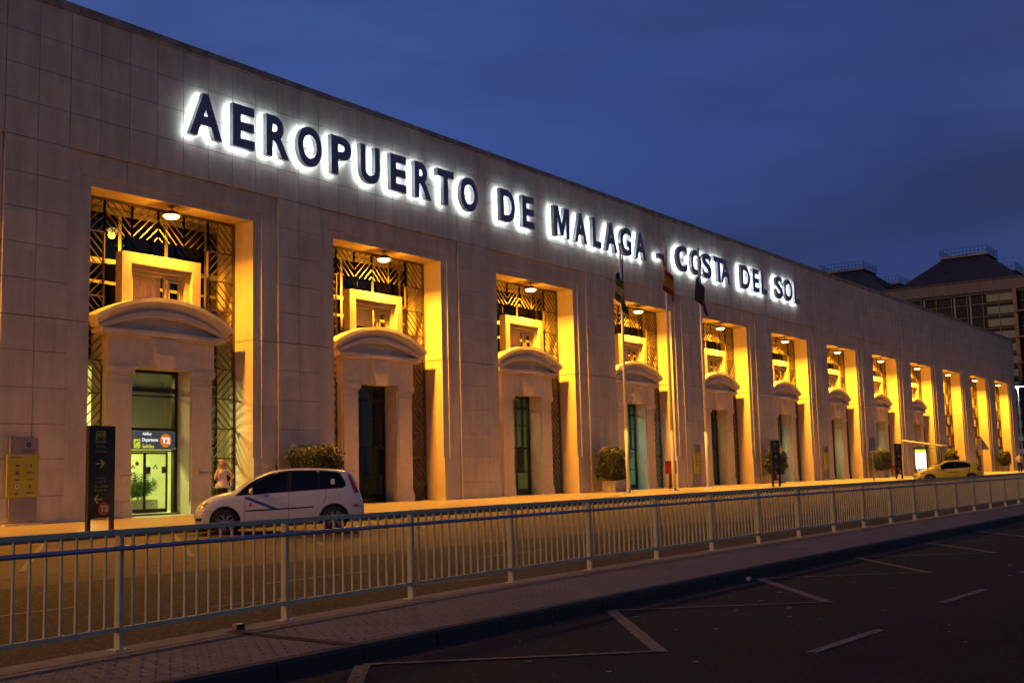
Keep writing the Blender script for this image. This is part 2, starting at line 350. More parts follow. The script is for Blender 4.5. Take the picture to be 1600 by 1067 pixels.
# pavement in front of the terminal: ground drops a little towards the left end
def pave_z(x, y):
    return (-.10 if x < -4 else -.10+.10*min(1, (x+4)/16.0)) - .004*max(0, -y)
mb = MB(); xs = [X0, -30, -4, 0, 4, 8, 12, 60, 140, 144.0]; ys = [KY, -3, 0, 1.2, 2.4]
vs = [(x, y, pave_z(x, y)) for x in xs for y in ys]; n = len(ys)
mb.add(vs, [(i*n+j, (i+1)*n+j, (i+1)*n+j+1, i*n+j+1) for i in range(len(xs)-1) for j in range(n-1)])
tag(mb.build('pavement', m=M['paving']), kind='structure')
mb = MB()
x = X0
while x < 144:
    z = pave_z(x+.5, KY)
    mb.box(x+.006, x+.994, KY-.15, KY-.001, -.6, z+.004); x += 1
tag(mb.build('kerb', m=M['kerb']), kind='structure')
def road_sheet(rows, m):        # rows: (x, y_near, y_far)
    mb = MB(); vs = []
    for x, a, b in rows: vs += [(x, a, road_z(a)), (x, b, road_z(b))]
    mb.add(vs, [(2*i, 2*i+2, 2*i+3, 2*i+1) for i in range(len(rows)-1)]); tag(mb.build('road', m=m), kind='structure')
SEAM = [(X0, -11.7), (0, -15.2), (80, -19.0), (X1, -19.2)]
road_sheet([(x, BY_BACK(x)-.3, y) for x, y in ((X0,-11.7),(-20,-14.2),(-10,-14.7),(0,-15.2),(20,-16.15),(80,-19.0),(X1,-19.2))], M['road_coarse'])
road_sheet([(x, y, KY-.14) for x, y in SEAM], M['road_smooth'])
IZ = -.455
ixs = [X0]+[a for a, b in FXS[1:-1]]+[X1]
mb = MB(); vs = []
for x in ixs: vs += [(x, NY+.15, IZ-.006), (x, BY_BACK(x)-.34, IZ-.002)]
mb.add(vs, [(2*i, 2*i+2, 2*i+3, 2*i+1) for i in range(len(ixs)-1)]); tag(mb.build('traffic_island', m=M['pavers']), kind='structure')
mb = MB(); x = X0
while x < X1:
    a, b = BY_BACK(x), BY_BACK(x+1)
    mb.add([(x+.005,a-.34,-.9),(x+.995,b-.34,-.9),(x+.995,b,-.9),(x+.005,a,-.9),(x+.005,a-.34,IZ+.002),(x+.995,b-.34,IZ+.002),(x+.995,b,IZ+.002),(x+.005,a,IZ+.002)],
           [(3,2,1,0),(4,5,6,7),(0,1,5,4),(1,2,6,5),(2,3,7,6),(3,0,4,7)]); x += 1
tag(mb.build('kerb', m=M['kerb']), kind='structure')
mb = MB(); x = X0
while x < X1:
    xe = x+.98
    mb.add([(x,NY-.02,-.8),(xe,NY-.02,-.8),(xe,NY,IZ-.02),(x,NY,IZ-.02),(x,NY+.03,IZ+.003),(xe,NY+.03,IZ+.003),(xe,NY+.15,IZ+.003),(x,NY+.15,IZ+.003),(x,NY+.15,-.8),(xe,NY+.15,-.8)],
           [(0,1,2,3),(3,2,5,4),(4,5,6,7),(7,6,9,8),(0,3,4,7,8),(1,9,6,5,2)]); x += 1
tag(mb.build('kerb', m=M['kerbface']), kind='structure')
NZ = -.57
strip('road', X0, X1, [(-60, NZ-.12), (-23.05, NZ)], M['road_near'])
def near_z(y): return NZ - .12*(-23.05-y)/36.95

def bar2d(mb, a, b, w, zf, seg=1, off=.005):
    a, b = Vector(a), Vector(b); t = (b-a).normalized(); nn = Vector((-t.y, t.x))*w/2
    for i in range(seg):
        p0 = a+(b-a)*i/seg; p1 = a+(b-a)*(i+1)/seg
        q = [p0-nn, p1-nn, p1+nn, p0+nn]
        mb.add([(v.x, v.y, zf(v.y)+off) for v in q], [(0,1,2,3)])
# zigzag bus bay marking on the near road
mb = MB(); k = -6
while k < 14:
    ix = -9.2+4.06*k; ox = -11.55+4.06*k
    bar2d(mb, (ix, -23.22), (ox, -25.1), .13, near_z); bar2d(mb, (ox+.06, -25.1+.0), (ix-4.06, -23.22), .075, near_z, off=.009); k += 1
tag(mb.build('road_marking', m=M['zig']), kind='structure')
mb = MB()
for k in range(-6, 20):
    x = -11.0+4.0*k; bar2d(mb, (x, -26.22), (x+1.6, -26.3), .10, near_z)
tag(mb.build('road_marking', m=M['line']), kind='structure')
mb = MB()
def rz4(y): return road_z(y)+.004
for k in range(-8, 22):
    x = -20+3.4*k
    bar2d(mb, (x, -12.6), (x+3.7, -7.4), .10, rz4, 1)
for x0_, x1_, y in ((-60,60,-16.9),):
    x = -40
    while x < 120: bar2d(mb, (x, -17.2), (x+2.1, -17.2), .09, road_z); x += 5.2
bar2d(mb, (-40, -13.4), (120, -13.4), .07, rz4); bar2d(mb, (-11, -18.6), (-6.3, -19.4), .07, road_z); bar2d(mb, (9, -16.0), (22, -16.0), .12, road_z)
bar2d(mb, (-60, -20.4), (-15.4, -20.8), .12, road_z)
tag(mb.build('road_marking', m=M['line']), kind='structure')

# ------------------------------------------------------------------ terminal building
P, OW, OH, JH, TZ = 10.4, 6.494, 10.0, 5.81, 15.2
K0, K1 = -5, 11                       # bays; those below 0 lie outside the left edge of the view
BX0 = K0*P-3.9; BX1 = 124.87
T = empty('terminal_building', (0,0,0)); tag(T, 'long pale stone airport terminal with tall sodium-lit bays and blue lettering', 'building')
GAP = .008
rows_pier = [-.6, .70, 1.75, 2.73, 3.77, 4.82, JH, 6.88, 7.90, 8.92, 9.95, 11.0]
rows_fr = [11.0, 12.07, 13.13, 14.15, TZ]
def joint_gap(z): return .013 if abs(z-JH) < .01 or abs(z-11) < .01 else GAP
mb = MB(); mb.use(M['stone'])
xs = []
x = BX0
jx = sorted(set([round(.25+1.04*k, 3) for k in range(int((BX0-1)/1.04)-2, int(BX1/1.04)+2)]))
jx = [BX0]+[x for x in jx if BX0+.2 < x < BX1-.2]+[BX1]
for i in range(len(jx)-1):
    for j in range(4):
        g0 = .012 if (round((jx[i]-.25)/1.04) % 2 == 1) else GAP; g1 = .012 if (round((jx[i+1]-.25)/1.04) % 2 == 1) else GAP
        mb.box(jx[i]+g0, jx[i+1]-g1, 0, .12, rows_fr[j]+joint_gap(rows_fr[j]), rows_fr[j+1]-GAP)
mb.build('frieze_cladding', T)
mb = MB(); mb.use(M['stone'])
for k in range(K0-1, K1+1):
    px = k*P
    for a, b in ((7.55, 8.58), (8.58, 9.62)):
        a += px; b += px
        if b < BX0+.1: continue
        for j in range(len(rows_pier)-1):
            mb.box(a+GAP, b-GAP, 0, .12, rows_pier[j]+joint_gap(rows_pier[j]), rows_pier[j+1]-joint_gap(rows_pier[j+1]))
    # plain borders, set back a little from the tiled pier
    for a, b, y in ((6.85, 7.536, .075), (9.634, 10.07, .030)):
        a += px; b += px
        if b < BX0: continue
        for z0, z1 in ((-.6, JH-.013), (JH+.013, 10.30)): mb.box(a, b, y, .12, z0, z1)
    for a, b in ((6.494, 6.848), (10.072, 10.4)):
        a += px; b += px
        if b < BX0: continue
        mb.box(a, b, .075 if a-px < 9 else .030, .15, -.6, 1.745)
        for z0, z1 in ((1.75, JH-.013), (JH+.013, 10.0)): mb.box(a, b, .125 if a-px < 9 else .07, .15, z0, z1)
for k in range(K0, K1+1):
    px = k*P
    for a, b in ((-.766, 1.29), (1.29, 5.45), (5.45, 7.536)):
        mb.box(px+a+GAP, px+b-GAP, .075, .14, 10.304, 10.985)
    for a, b in ((-.33, 1.29), (1.29, 5.45), (5.45, 6.848)):
        mb.box(px+a+GAP, px+b-GAP, .125, .15, 10.003, 10.30)
mb.build('pier_cladding', T)
# cores: stone reveals, soffits, and the body behind
mb = MB(); mb.use(M['stone2'])
for k in range(K0-1, K1+1):
    px = k*P; a = max(px+OW, BX0+.01); b = min(px+P, BX1-.01)
    if b <= a: continue
    mb.box(a, b, .152, 2.2, -.6, JH-.012); mb.box(a, b, .152, 2.2, JH+.012, 9.998)
sx = [BX0+.01]+[x for k in range(K0, K1+1) for x in (k*P+1.29, k*P+5.45)]+[BX1-.01]
for i in range(len(sx)-1): mb.box(sx[i]+.006, sx[i+1]-.006, .152, 2.2, 10.0, TZ-.02)
mb.box(BX1-.26, BX1+.0, .125, 40, -.6, TZ-.02)
mb.build('wall', T)
mb = MB(); mb.use(M['coping'])
x = BX0
while x < BX1:
    e = min(x+3.12, BX1+.05); mb.box(x+.006, e-.006, -.07, .55, TZ+.012, 15.46); x += 3.12
mb.build('coping', T)
mb = MB(); mb.use(M['coping']); mb.box(BX0, BX1-.3, .56, 40, 14.6, 14.9); mb.box(BX0, BX1-.3, 39.7, 40, -.6, 14.59); mb.box(BX0-.3, BX0, .13, 40, -.6, 14.59)
mb.build('roof', T)
# rooms behind the screens
mb = MB(); mb.use(M['interior'])
mb.box(BX0, BX1-.3, 7.0, 7.2, 0, 10.3)
for k in range(K0, K1+1):
    mb.box(k*P+8.35, k*P+8.5, 2.205, 6.99, 0, 10.3)
mb.box(BX0, BX1-.3, 2.21, 6.99, 4.72, 4.9); mb.box(BX0, BX1-.3, 2.21, 6.99, 10.31, 10.45)
mb.build('interior_wall', T)
mb = MB(); mb.use(M['interior_floor']); mb.box(BX0, BX1-.3, 1.3, 6.99, -.2, .012); mb.build('interior_floor', T)

# --- lattice screen meshes (shared)
LY = 1.09
cx = [.06, 1.19, 2.22, 3.247, 4.28, 5.31, 6.43]
rz = [.10, .72, 1.77, 2.77, 3.80, 4.82, 5.78, 6.84, 7.88, 8.89, 9.93]
def lattice_cells(cells):
    mb = MB(); mb.use(M['lattice'])
    for i, j in cells:
        x0, x1, z0, z1 = cx[i], cx[i+1], rz[j], rz[j+1]
        fwd = ((i + (9-j)) % 2 == 0)
        h = z1-z0; w = x1-x0
        for d in [q*.29 for q in range(-3, 4)]:
            # line x - x0 = z - z0 + d within the cell (45 degrees)
            a0 = max(0, d); a1 = min(w, h+d)
            if a1-a0 < .1: continue
            if fwd: p0, p1 = (x0+a0, z0+a0-d), (x0+a1, z0+a1-d)
            else: p0, p1 = (x1-a0, z0+a0-d), (x1-a1, z0+a1-d)
            mb.beam((p0[0], LY, p0[1]), (p1[0], LY, p1[1]), .027, .04)
        mb.box(x0, x1, LY-.035, LY+.035, z1-.022, z1+.022)
        mb.box(x0-.022, x0+.022, LY-.04, LY+.04, z0, z1); mb.box(x1-.022, x1+.022, LY-.04, LY+.04, z0, z1)
    return mb
portal_cells = [(i, 9) for i in range(6)]+[(i, j) for i in (0, 5) for j in range(9)]
mbA = lattice_cells(portal_cells)
for x in (.012, 6.455): mbA.box(x, x+.03, LY-.05, LY+.05, -.1, 9.99)
mbA.box(.02, 6.47, LY-.05, LY+.05, 9.94, 9.99)
mbB = lattice_cells([(i, j) for i in range(6) for j in range(10)])
latA = mbA.build('lattice_screen', T); latB = mbB.build('lattice_screen', T)
# --- upper and lower glazing with cream frames
def glazing(full):
    g = MB(); g.use(M['cream'])
    GYY = 1.99
    for x in (.02, .62, 2.32, 4.18, 5.88, 6.44): g.box(x, x+(.12 if x not in (.02, 6.44) else .04), GYY-.05, GYY+.05, 4.72, 9.98)
    for z, h in ((9.75, .2), (8.10, .16), (7.42, .10), (6.3, .1), (5.3, .1), (4.72, .2)): g.box(.02, 6.47, GYY-.045, GYY+.045, z, z+h)
    g.use(M['dark'])
    for x in (.02, 1.09, 5.34, 6.41): g.box(x, x+.06, GYY-.05, GYY+.05, 0, 4.70)
    for z in (0, 2.2, 4.05, 4.6):
        g.box(.08, 1.09, GYY-.04, GYY+.04, z, z+.08); g.box(5.40, 6.41, GYY-.04, GYY+.04, z, z+.08)
    return g
fr = glazing(False).build('window_frame', T)
gm = MB(); gm.use(M['glass_dark']); gm.box(.03, 6.46, 1.955, 1.965, 4.75, 9.95); glu = gm.build('window_glass', T)
gm = MB(); gm.use(M['glass_dark']); gm.box(.03, 1.15, 1.955, 1.965, .05, 4.7); gll = gm.build('window_glass', T)
gm = MB(); gm.use(M['glass_dark']); gm.box(5.35, 6.46, 1.955, 1.965, .05, 4.7); glr = gm.build('window_glass', T)

# --- portal (shared): pediment, entablature, keystone, two pilasters
XC = 3.247
def arcpts(hw, ze, za, n=28):
    s_ = za-ze; Rr = (hw*hw+s_*s_)/(2*s_); a = math.asin(hw/Rr)
    return [(XC+Rr*math.sin(-a+2*a*i/n), za-Rr+Rr*math.cos(-a+2*a*i/n)) for i in range(n+1)]
def make_portal():
    root = MB(); root.use(M['carved'])
    # door jambs behind the pilasters and the entablature block
    root.box(XC-2.06, XC-1.13, .83, 1.62, -.3, 4.66); root.box(XC+1.13, XC+2.06, .83, 1.62, -.3, 4.66)
    root.box(XC-2.08, XC+2.08, .75, 1.62, 4.662, 5.66)
    o = root.build('portal', T)
    pd = MB(); pd.use(M['carved'])
    rows = [(2.69,6.17,6.93,1.16),(2.69,6.17,6.93,.48),(2.67,6.04,6.80,.48),(2.63,6.01,6.76,.56),(2.50,5.88,6.60,.68),(2.45,5.85,6.53,.70),(2.44,5.85,6.52,.60),(2.43,5.84,6.50,.585),(2.27,5.825,6.32,.585),(2.25,5.823,6.30,.60),(2.22,5.822,6.29,.80)]
    A = [arcpts(r_[0], r_[1], r_[2]) for r_ in rows]; n = 29
    vs = [(A[i][k][0], rows[i][3], A[i][k][1]) for i in range(len(rows)) for k in range(n)]
    fs = [(i*n+k, i*n+k+1, (i+1)*n+k+1, (i+1)*n+k) for i in range(len(rows)-1) for k in range(n-1)]
    pd.add(vs, fs)
    base = [(XC-2.22+4.44*k/28, .80, 5.82) for k in range(n)]
    pd.add([(A[-1][k][0], .80, A[-1][k][1]) for k in range(n)]+base, [(k, k+1, n+k+1, n+k) for k in range(n-1)])
    for sg in (0, n-1):
        e = [(A[i][sg][0], rows[i][3], A[i][sg][1]) for i in range(9)]
        sx_ = XC-2.42 if sg == 0 else XC+2.42
        e += [(sx_, .62, 5.83), (sx_, .62, 5.80), (sx_, 1.16, 5.80)]
        pd.add(e, [tuple(range(len(e)))])
    pd.box(XC-2.42, XC+2.42, .57, 1.16, 5.662, 5.82)
    pd.box(XC-2.36, XC+2.36, .66, 1.16, 5.60, 5.661)
    pp = pd.build('pediment', o)
    ks = MB(); ks.use(M['carved'])
    def trap(y0, tz, bz, tw, bw): return [(XC-tw, y0, tz), (XC+tw, y0, tz), (XC+bw, y0, bz), (XC-bw, y0, bz)]
    f = trap(.62, 5.598, 4.62, .47, .30); b = trap(.752, 5.598, 4.60, .50, .33)
    ks.add(f+b, [(3,2,1,0),(4,5,6,7),(0,1,5,4),(1,2,6,5),(2,3,7,6),(3,0,4,7)]); ks.build('keystone', o)
    for sg in (-1, 1):
        p_ = MB(); p_.use(M['carved']); c = XC+sg*1.60
        p_.box(c-.40, c+.40, .765, .829, .46, 4.12); p_.box(c-.43, c+.43, .735, .829, 4.125, 4.17); p_.box(c-.415, c+.415, .775, .829, 4.175, 4.38)
        p_.box(c-.45, c+.45, .735, .829, 4.385, 4.44); p_.box(c-.48, c+.48, .69, .829, 4.445, 4.655)
        p_.box(c-.47, c+.47, .735, .829, -.3, .26); p_.box(c-.45, c+.45, .75, .829, .262, .36); p_.box(c-.43, c+.43, .765, .829, .362, .44)
        p_.build('pilaster', o)
    ws = MB(); ws.use(M['carved'])
    z0, zt = 6.2, 8.35
    for a, b, za, zb in ((-1.555,-1.21,z0,zt),(1.21,1.555,z0,zt),(-1.208,1.208,8.0,zt)): ws.box(XC+a, XC+b, .83, 1.17, za, zb)
    for a, b, za, zb in ((-1.208,-1.04,z0,7.998),(1.04,1.208,z0,7.998),(-1.038,1.038,7.84,7.998)): ws.box(XC+a, XC+b, .98, 1.17, za, zb)
    ws.mats = [M['surround']]; w_ = ws.build('window_surround', o)
    wf = MB(); wf.use(M['cream'])
    for x in (-1.03, .28, .96): wf.box(XC+x, XC+x+(.06 if x in (-1.03,.96) else .10), 1.12, 1.2, 6.3, 7.83)
    wf.box(XC-1.03, XC+1.02, 1.125, 1.195, 7.70, 7.82)
    wf.box(XC+.44, XC+.50, 1.1, 1.18, 6.4, 7.66); wf.box(XC+.86, XC+.92, 1.1, 1.18, 6.4, 7.66); wf.box(XC+.50, XC+.86, 1.1, 1.18, 7.58, 7.66)
    wf.build('casement', o)
    return o
def curtain_mb(x0, x1, y=1.30, z0=6.3, z1=7.75, m='curtain'):
    mb = MB(); mb.use(M[m]); n = 60; vs = []
    for i in range(n+1):
        x = x0+(x1-x0)*i/n; yy = y+.035*math.sin(i*.95)+.012*math.sin(i*2.3)
        vs += [(x, yy, z0), (x, yy+.01*math.sin(i*.5), z1)]
    mb.add(vs, [(2*i, 2*i+2, 2*i+3, 2*i+1) for i in range(n)]); return mb
portal0 = make_portal()
# --- dark glazed door of a bay (shared)
def make_door():
    d = MB(); d.use(M['dark'])
    for x in (-1.13, 1.05): d.box(XC+x, XC+x+.08, 1.46, 1.58, 0, 4.66)
    d.box(XC-1.05, XC+1.05, 1.47, 1.57, 4.56, 4.66); d.box(XC-1.05, XC+1.05, 1.47, 1.57, 4.03, 4.12); d.box(XC-1.05, XC+1.05, 1.47, 1.57, 2.15, 2.24)
    d.box(XC-1.05, XC+1.05, 1.47, 1.57, .0, .10); d.box(XC-.35, XC-.28, 1.47, 1.57, .1, 2.15); d.box(XC+.55, XC+.62, 1.47, 1.57, 2.24, 4.56)
    o = d.build('door', T)
    g = MB(); g.use(M['glass']); g.box(XC-1.05, XC+1.05, 1.515, 1.525, .1, 4.56); g.build('door_glass', o)
    return o
def make_sliding_door():
    d = MB(); d.use(M['dark'])
    for x in (-1.13, 1.0): d.box(XC+x, XC+x+.13, 1.44, 1.60, 0, 4.66)
    d.box(XC-1.0, XC+1.0, 1.47, 1.57, 4.56, 4.66); d.box(XC-1.0, XC+1.0, 1.47, 1.57, 3.95, 4.10); d.box(XC-1.0, XC+1.0, 1.47, 1.57, 2.68, 2.78)
    d.box(XC-1.0, XC+1.0, 1.44, 1.60, 2.0, 2.05)
    d.use(M['navy_print']); d.box(XC-1.0, XC+1.0, 1.49, 1.55, 3.80, 3.84)
    o = d.build('door', T)
    g = MB(); g.use(M['glass_mid']); g.box(XC-1.0, XC+1.0, 1.515, 1.525, 2.78, 4.56); g.build('door_glass', o)
    for a, b in ((-.99, -.115), (-.10, .80)):
        l = MB(); l.use(M['dark']); y = 1.50 if a < -.5 else 1.54
        l.box(XC+a, XC+a+.05, y-.02, y+.02, .03, 1.99); l.box(XC+b-.05, XC+b, y-.02, y+.02, .03, 1.99); l.box(XC+a+.05, XC+b-.05, y-.02, y+.02, .03, .16); l.box(XC+a+.05, XC+b-.05, y-.02, y+.02, 1.93, 1.99)
        l.use(M['glass']); l.box(XC+a+.05, XC+b-.05, y-.004, y+.004, .16, 1.93)
        # safety dots and an arrowhead emblem, small notices stuck on the glass
        l.use(M['grey_print'])
        for zz in (.62, 1.12):
            q = a+.15
            while q < b-.1: l.box(XC+q-.012, XC+q+.012, y-.008, y-.005, zz, zz+.024); q += .15
        c = a+.42
        l.use(M['navy_print']); l.prism([(XC+c-.10, 1.45), (XC+c-.045, 1.45), (XC+c, 1.54), (XC+c+.045, 1.45), (XC+c+.10, 1.45), (XC+c, 1.60)], y-.009, y-.005)
        if a > -.5: l.use(M['white_print']); l.box(XC+a+.06, XC+a+.24, y-.009, y-.005, 1.26, 1.52); l.use(M['navy_print']); l.box(XC+a+.065, XC+a+.235, y-.011, y-.009, 1.30, 1.515); l.use(M['orange_print']); l.prism([(XC+a+.14,1.30),(XC+a+.235,1.30),(XC+a+.235,1.38)], y-.013, y-.011); l.use(M['grey_print']); l.box(XC+b-.22, XC+b-.06, y-.009, y-.005, 1.30, 1.52)
        if a < -.5: l.use(M['orange_print']); l.lathe([(0,-.004),(.07,-.004),(.07,0),(0,0)], (XC+b-.30, y-.006, 1.62), 'y', 18)
        l.build('sliding_leaf', o)
    s_ = MB(); s_.use(M['glass']); s_.box(XC+.80, XC+.99, 1.515, 1.525, .05, 1.99); s_.build('sidelight', o)
    return o
door_slide = make_sliding_door(); door0 = make_door()
cur0 = curtain_mb(XC-1.0, XC+.27).build('curtain', T)
blindA = MB(); blindA.use(M['cream'])
blindA.box(XC-.98, XC+.25, 1.29, 1.295, 7.05, 7.72); blindA.box(XC-.98, XC+.25, 1.28, 1.305, 7.02, 7.05)
blind0 = blindA.build('roller_blind', T)
used = set()
def place(o, k):
    if o.name in used or True:
        pass
    if o not in used: used.add(o); o.location.x = k*P; return o
    c = copy_tree(o, T); c.location.x = k*P; return c
for k in [0]+[q for q in range(K0, K1+1) if q != 0]:
    has_portal = k <= 8
    place(fr, k); place(glu, k)
    if has_portal:
        place(latA, k); place(portal0, k); place(gll, k); place(glr, k)
        if k == 0: place(door_slide, 0); place(cur0, 0)
        else:
            place(door0, k)
            place(blind0 if k in (1, 4) else cur0, k)
    else: place(latB, k)

def inner_screen():
    g = MB(); g.use(M['dark'])
    for q in range(9): g.box(.2+q*1.0, .2+q*1.0+.06, 3.55, 3.62, .02, 4.7)
    for z in (1.05, 2.25, 3.4): g.box(.26, 8.2, 3.56, 3.61, z, z+.05)
    for q, z in ((2.3, 3.2), (4.6, 4.1), (6.1, 3.2)): g.box(8.30, 8.345, q, q+.9, 1.1, 2.3+.1*(q > 4))
    g.box(8.31, 8.348, 2.21, 6.9, .02, .22)
    return g.build('inner_screen', T)
scr0 = inner_screen(); scr0.location.x = P
for k in (-1, 2, 3, 4, 5, 6, 7, 8):
    c = scr0.copy(); C.objects.link(c); c.parent = T; c.location.x = k*P
# --- room lights: ceiling panels inside, as seen glowing through the doors
def room_light(k, col, w, x=3.2, y=3.6, z=4.5, sx=2.0):
    ld = bpy.data.lights.new('room_light', 'AREA'); ld.shape = 'RECTANGLE'; ld.size = sx; ld.size_y = 1.2; ld.energy = w; ld.color = col
    o = bpy.data.objects.new('room_light', ld); C.objects.link(o); o.location = (k*P+x, y, z)
room_light(0, (1,.97,.30), 1500); room_light(1, (1,.9,.5), 5); room_light(2, (1,.95,.35), 90); room_light(3, (.40,1,.85), 200)
room_light(4, (1,.95,.30), 60); room_light(5, (.6,1,.65), 90); room_light(6, (.85,1,.4), 120); room_light(7, (.7,1,.6), 90); room_light(8, (1,.8,.4), 12); room_light(-1, (.8,1,.3), 40)
def add_jamb_fill(k, col, w):  # added lamp in the door recess, tinting the jamb; no fixture there
    ld = bpy.data.lights.new('jamb_fill', 'AREA'); ld.size = .5; ld.energy = w; ld.color = col
    o = bpy.data.objects.new('jamb_fill', ld); C.objects.link(o); o.location = (k*P+2.5, 1.36, 2.58); o.rotation_euler = (0, R(-32), 0)
add_jamb_fill(0, (.75,1,.85), 1.3); add_jamb_fill(5, (.75,1,.75), 7); add_jamb_fill(6, (.85,1,.5), 8); add_jamb_fill(3, (.5,1,.85), 3); add_jamb_fill(7, (.7,1,.6), 5)

# ------------------------------------------------------------------ floodlights under the soffits
def make_lamp():
    r = empty('floodlight', (0,0,0))
    a = MB(); a.use(M['dark']); a.tube((0,0,.33), (0,0,.20), .018); a.box(-.09,.09,-.09,.09,.325,.345); a.build('stem', r)
    h = MB(); h.use(M['dark']); h.lathe([(0,.21),(.10,.205),(.24,.15),(.33,.06),(.335,.04),(.31,.045),(.0,.09)], (0,0,0), 'z', 28); h.build('hood', r, smooth=True)
    l = MB(); l.use(M['lit_lens']); l.lathe([(0,.05),(.22,.045),(.265,.02),(.19,-.05),(0,-.075)], (0,0,0), 'z', 24); l.build('lens', r, smooth=True)
    return r
ordn = ['first','second','third','fourth','fifth','sixth','seventh','eighth','ninth','tenth','eleventh','last']
lampsrc = make_lamp()
for k in [0]+[q for q in range(K0, K1+1) if q != 0]:
    o = lampsrc if k == 0 else copy_tree(lampsrc)
    o.location = (k*P+XC, .42, 9.63); o.rotation_euler = (R(0), 0, 0)
    if k >= 0: lab = 'lit amber floodlight under the soffit of the %s lit bay from the left' % ordn[k]
    else: lab = 'lit amber floodlight in a bay beyond the left edge of the picture, number %s leftwards' % ordn[-k-1]
    tag(o, lab, 'floodlight', 'floodlights under the bay soffits')
    ld = bpy.data.lights.new('sodium_lamp', 'AREA'); ld.shape = 'DISK'; ld.size = .36; ld.energy = LAMP_W; ld.color = HPS; ld.spread = R(154)
    lo = bpy.data.objects.new('sodium_lamp', ld); C.objects.link(lo); lo.parent = o; lo.location = (0,-.04,-.095)
    pd_ = bpy.data.lights.new('sodium_spill', 'POINT'); pd_.shadow_soft_size = .12; pd_.energy = LAMP_W*.10; pd_.color = HPS
    po = bpy.data.objects.new('sodium_spill', pd_); C.objects.link(po); po.parent = o; po.location = (0,-.12,-.16)

# ------------------------------------------------------------------ lettering
SIGN = empty('sign_lettering', (0,0,12.3)); tag(SIGN, 'large navy backlit letters reading AEROPUERTO DE MALAGA - COSTA DEL SOL', 'sign')
LT = [('A',3.33,4.70),('E',5.16,6.14),('R',6.68,7.78),('O',8.19,9.41),('P',9.91,10.99),('U',11.50,12.61),('E',13.23,14.20),('R',14.72,15.80),('T',16.19,17.31),('O',17.76,18.99),
      ('D',20.67,21.82),('E',22.40,23.38),('M',25.06,26.44),('A',26.90,28.10),('L',28.62,29.47),('A',29.88,31.08),('G',31.40,32.60),('A',32.94,34.23),('-',35.60,36.38),
      ('C',37.82,39.15),('O',39.62,40.95),('S',41.12,42.34),('T',42.66,44.10),('A',43.62,44.94),('D',46.66,48.0),('E',48.42,49.40),('L',49.78,50.70),('S',52.20,53.40),('O',53.68,55.12),('L',55.45,56.48)]
M['halo'] = bpy.data.materials.new('led_glow'); M['halo'].use_nodes = True
_b = M['halo'].node_tree.nodes['Principled BSDF']; _b.inputs['Emission Color'].default_value = (.70,.83,1.0,1); _b.inputs['Emission Strength'].default_value = 12.0; _b.inputs['Base Color'].default_value = (.8,.8,.8,1)
for ch, x0, x1 in LT:
    me = text_mesh(ch, {'-': .02, 'M': .012, 'S': .036}.get(ch, .037), 10, .5)
    if ch == 'M':
        pts = [(0,0),(0,1),(.30,1),(.5,.42),(.70,1),(1,1),(1,0),(.79,0),(.79,.66),(.59,.06),(.41,.06),(.21,.66),(.21,0)]; n_ = len(pts)
        bpy.data.meshes.remove(me); me = bpy.data.meshes.new('m')
        me.from_pydata([(a,b,.5) for a,b in pts]+[(a,b,-.5) for a,b in pts], [], [tuple(range(n_))[::-1], tuple(range(n_,2*n_))]+[(i,(i+1)%n_,n_+(i+1)%n_,n_+i) for i in range(n_)])
        bm = bmesh.new(); bm.from_mesh(me); bmesh.ops.recalc_face_normals(bm, faces=bm.faces); bm.to_mesh(me); bm.free(); me.update()
    xs_ = [v.co.x for v in me.vertices]; ys_ = [v.co.y for v in me.vertices]
    z0, z1 = (12.33, 13.83) if ch != '-' else (12.72, 12.98)
    sx = (x1-x0)/(max(xs_)-min(xs_)); sy = (z1-z0)/(max(ys_)-min(ys_)); mx, my = min(xs_), min(ys_)
    YF, YB = -.36, -.17
    mb = MB(); mb.mats = [M['letter'], M['letter_side'], M['halo']]
    vs = [(x0+(v.co.x-mx)*sx, YF if v.co.z > 0 else YB, z0-12.3+(v.co.y-my)*sy) for v in me.vertices]
    for p_ in me.polygons:
        nz = p_.normal.z; mb.f.append(tuple(p_.vertices)); mb.mi.append(0 if nz > .5 else (2 if nz < -.5 else 1))
    mb.v = vs
    m_ = bpy.data.meshes.new('letter'); m_.from_pydata(mb.v, [], mb.f)
    for q in mb.mats: m_.materials.append(q)
    m_.polygons.foreach_set('material_index', mb.mi); m_.update()
    o = bpy.data.objects.new('letter', m_); C.objects.link(o); o.parent = SIGN
    bpy.data.meshes.remove(me)
mb = MB(); mb.use(M['steel'])
for ch, x0, x1 in LT: mb.tube(((x0+x1)/2, -.175, .75), ((x0+x1)/2, -.001, .75), .02); 
mb.build('mounting_stud', SIGN)

# ------------------------------------------------------------------ departures sign over the sliding door
S = empty('departures_sign', (XC-1.0, 1.40, 2.05)); tag(S, 'lit dark departures sign with orange T2 disc over the sliding door', 'sign')
mb = MB(); mb.use(mat('sign_panel', (.03,.035,.04), emit=(.05,.065,.075), estr=.7)); mb.box(0, 2.0, 0, .06, .02, .62); mb.build('panel', S)
ewhite = mat('lit_white_letters', (.8,.8,.8), emit=(.85,.95,1), estr=.9); eyel = mat('lit_yellow_letters', (.7,.7,.05), emit=(.75,.85,.05), estr=.6); eor = mat('lit_orange_disc', (.8,.3,.02), emit=(1,.24,.01), estr=.5)
mb = MB(); mb.use(ewhite); text_into(mb, 'Abflug', .70, .46, .36, .12, -.003); text_into(mb, 'Departures', .70, .25, .62, .15, -.003)
mb.use(eyel); text_into(mb, 'Salidas', .70, .07, .46, .13, -.003); mb.build('lettering', S)
mb = MB(); mb.use(eyel); mb.box(.38, .62, -.006, -.001, .07, .36); mb.use(M['black'])
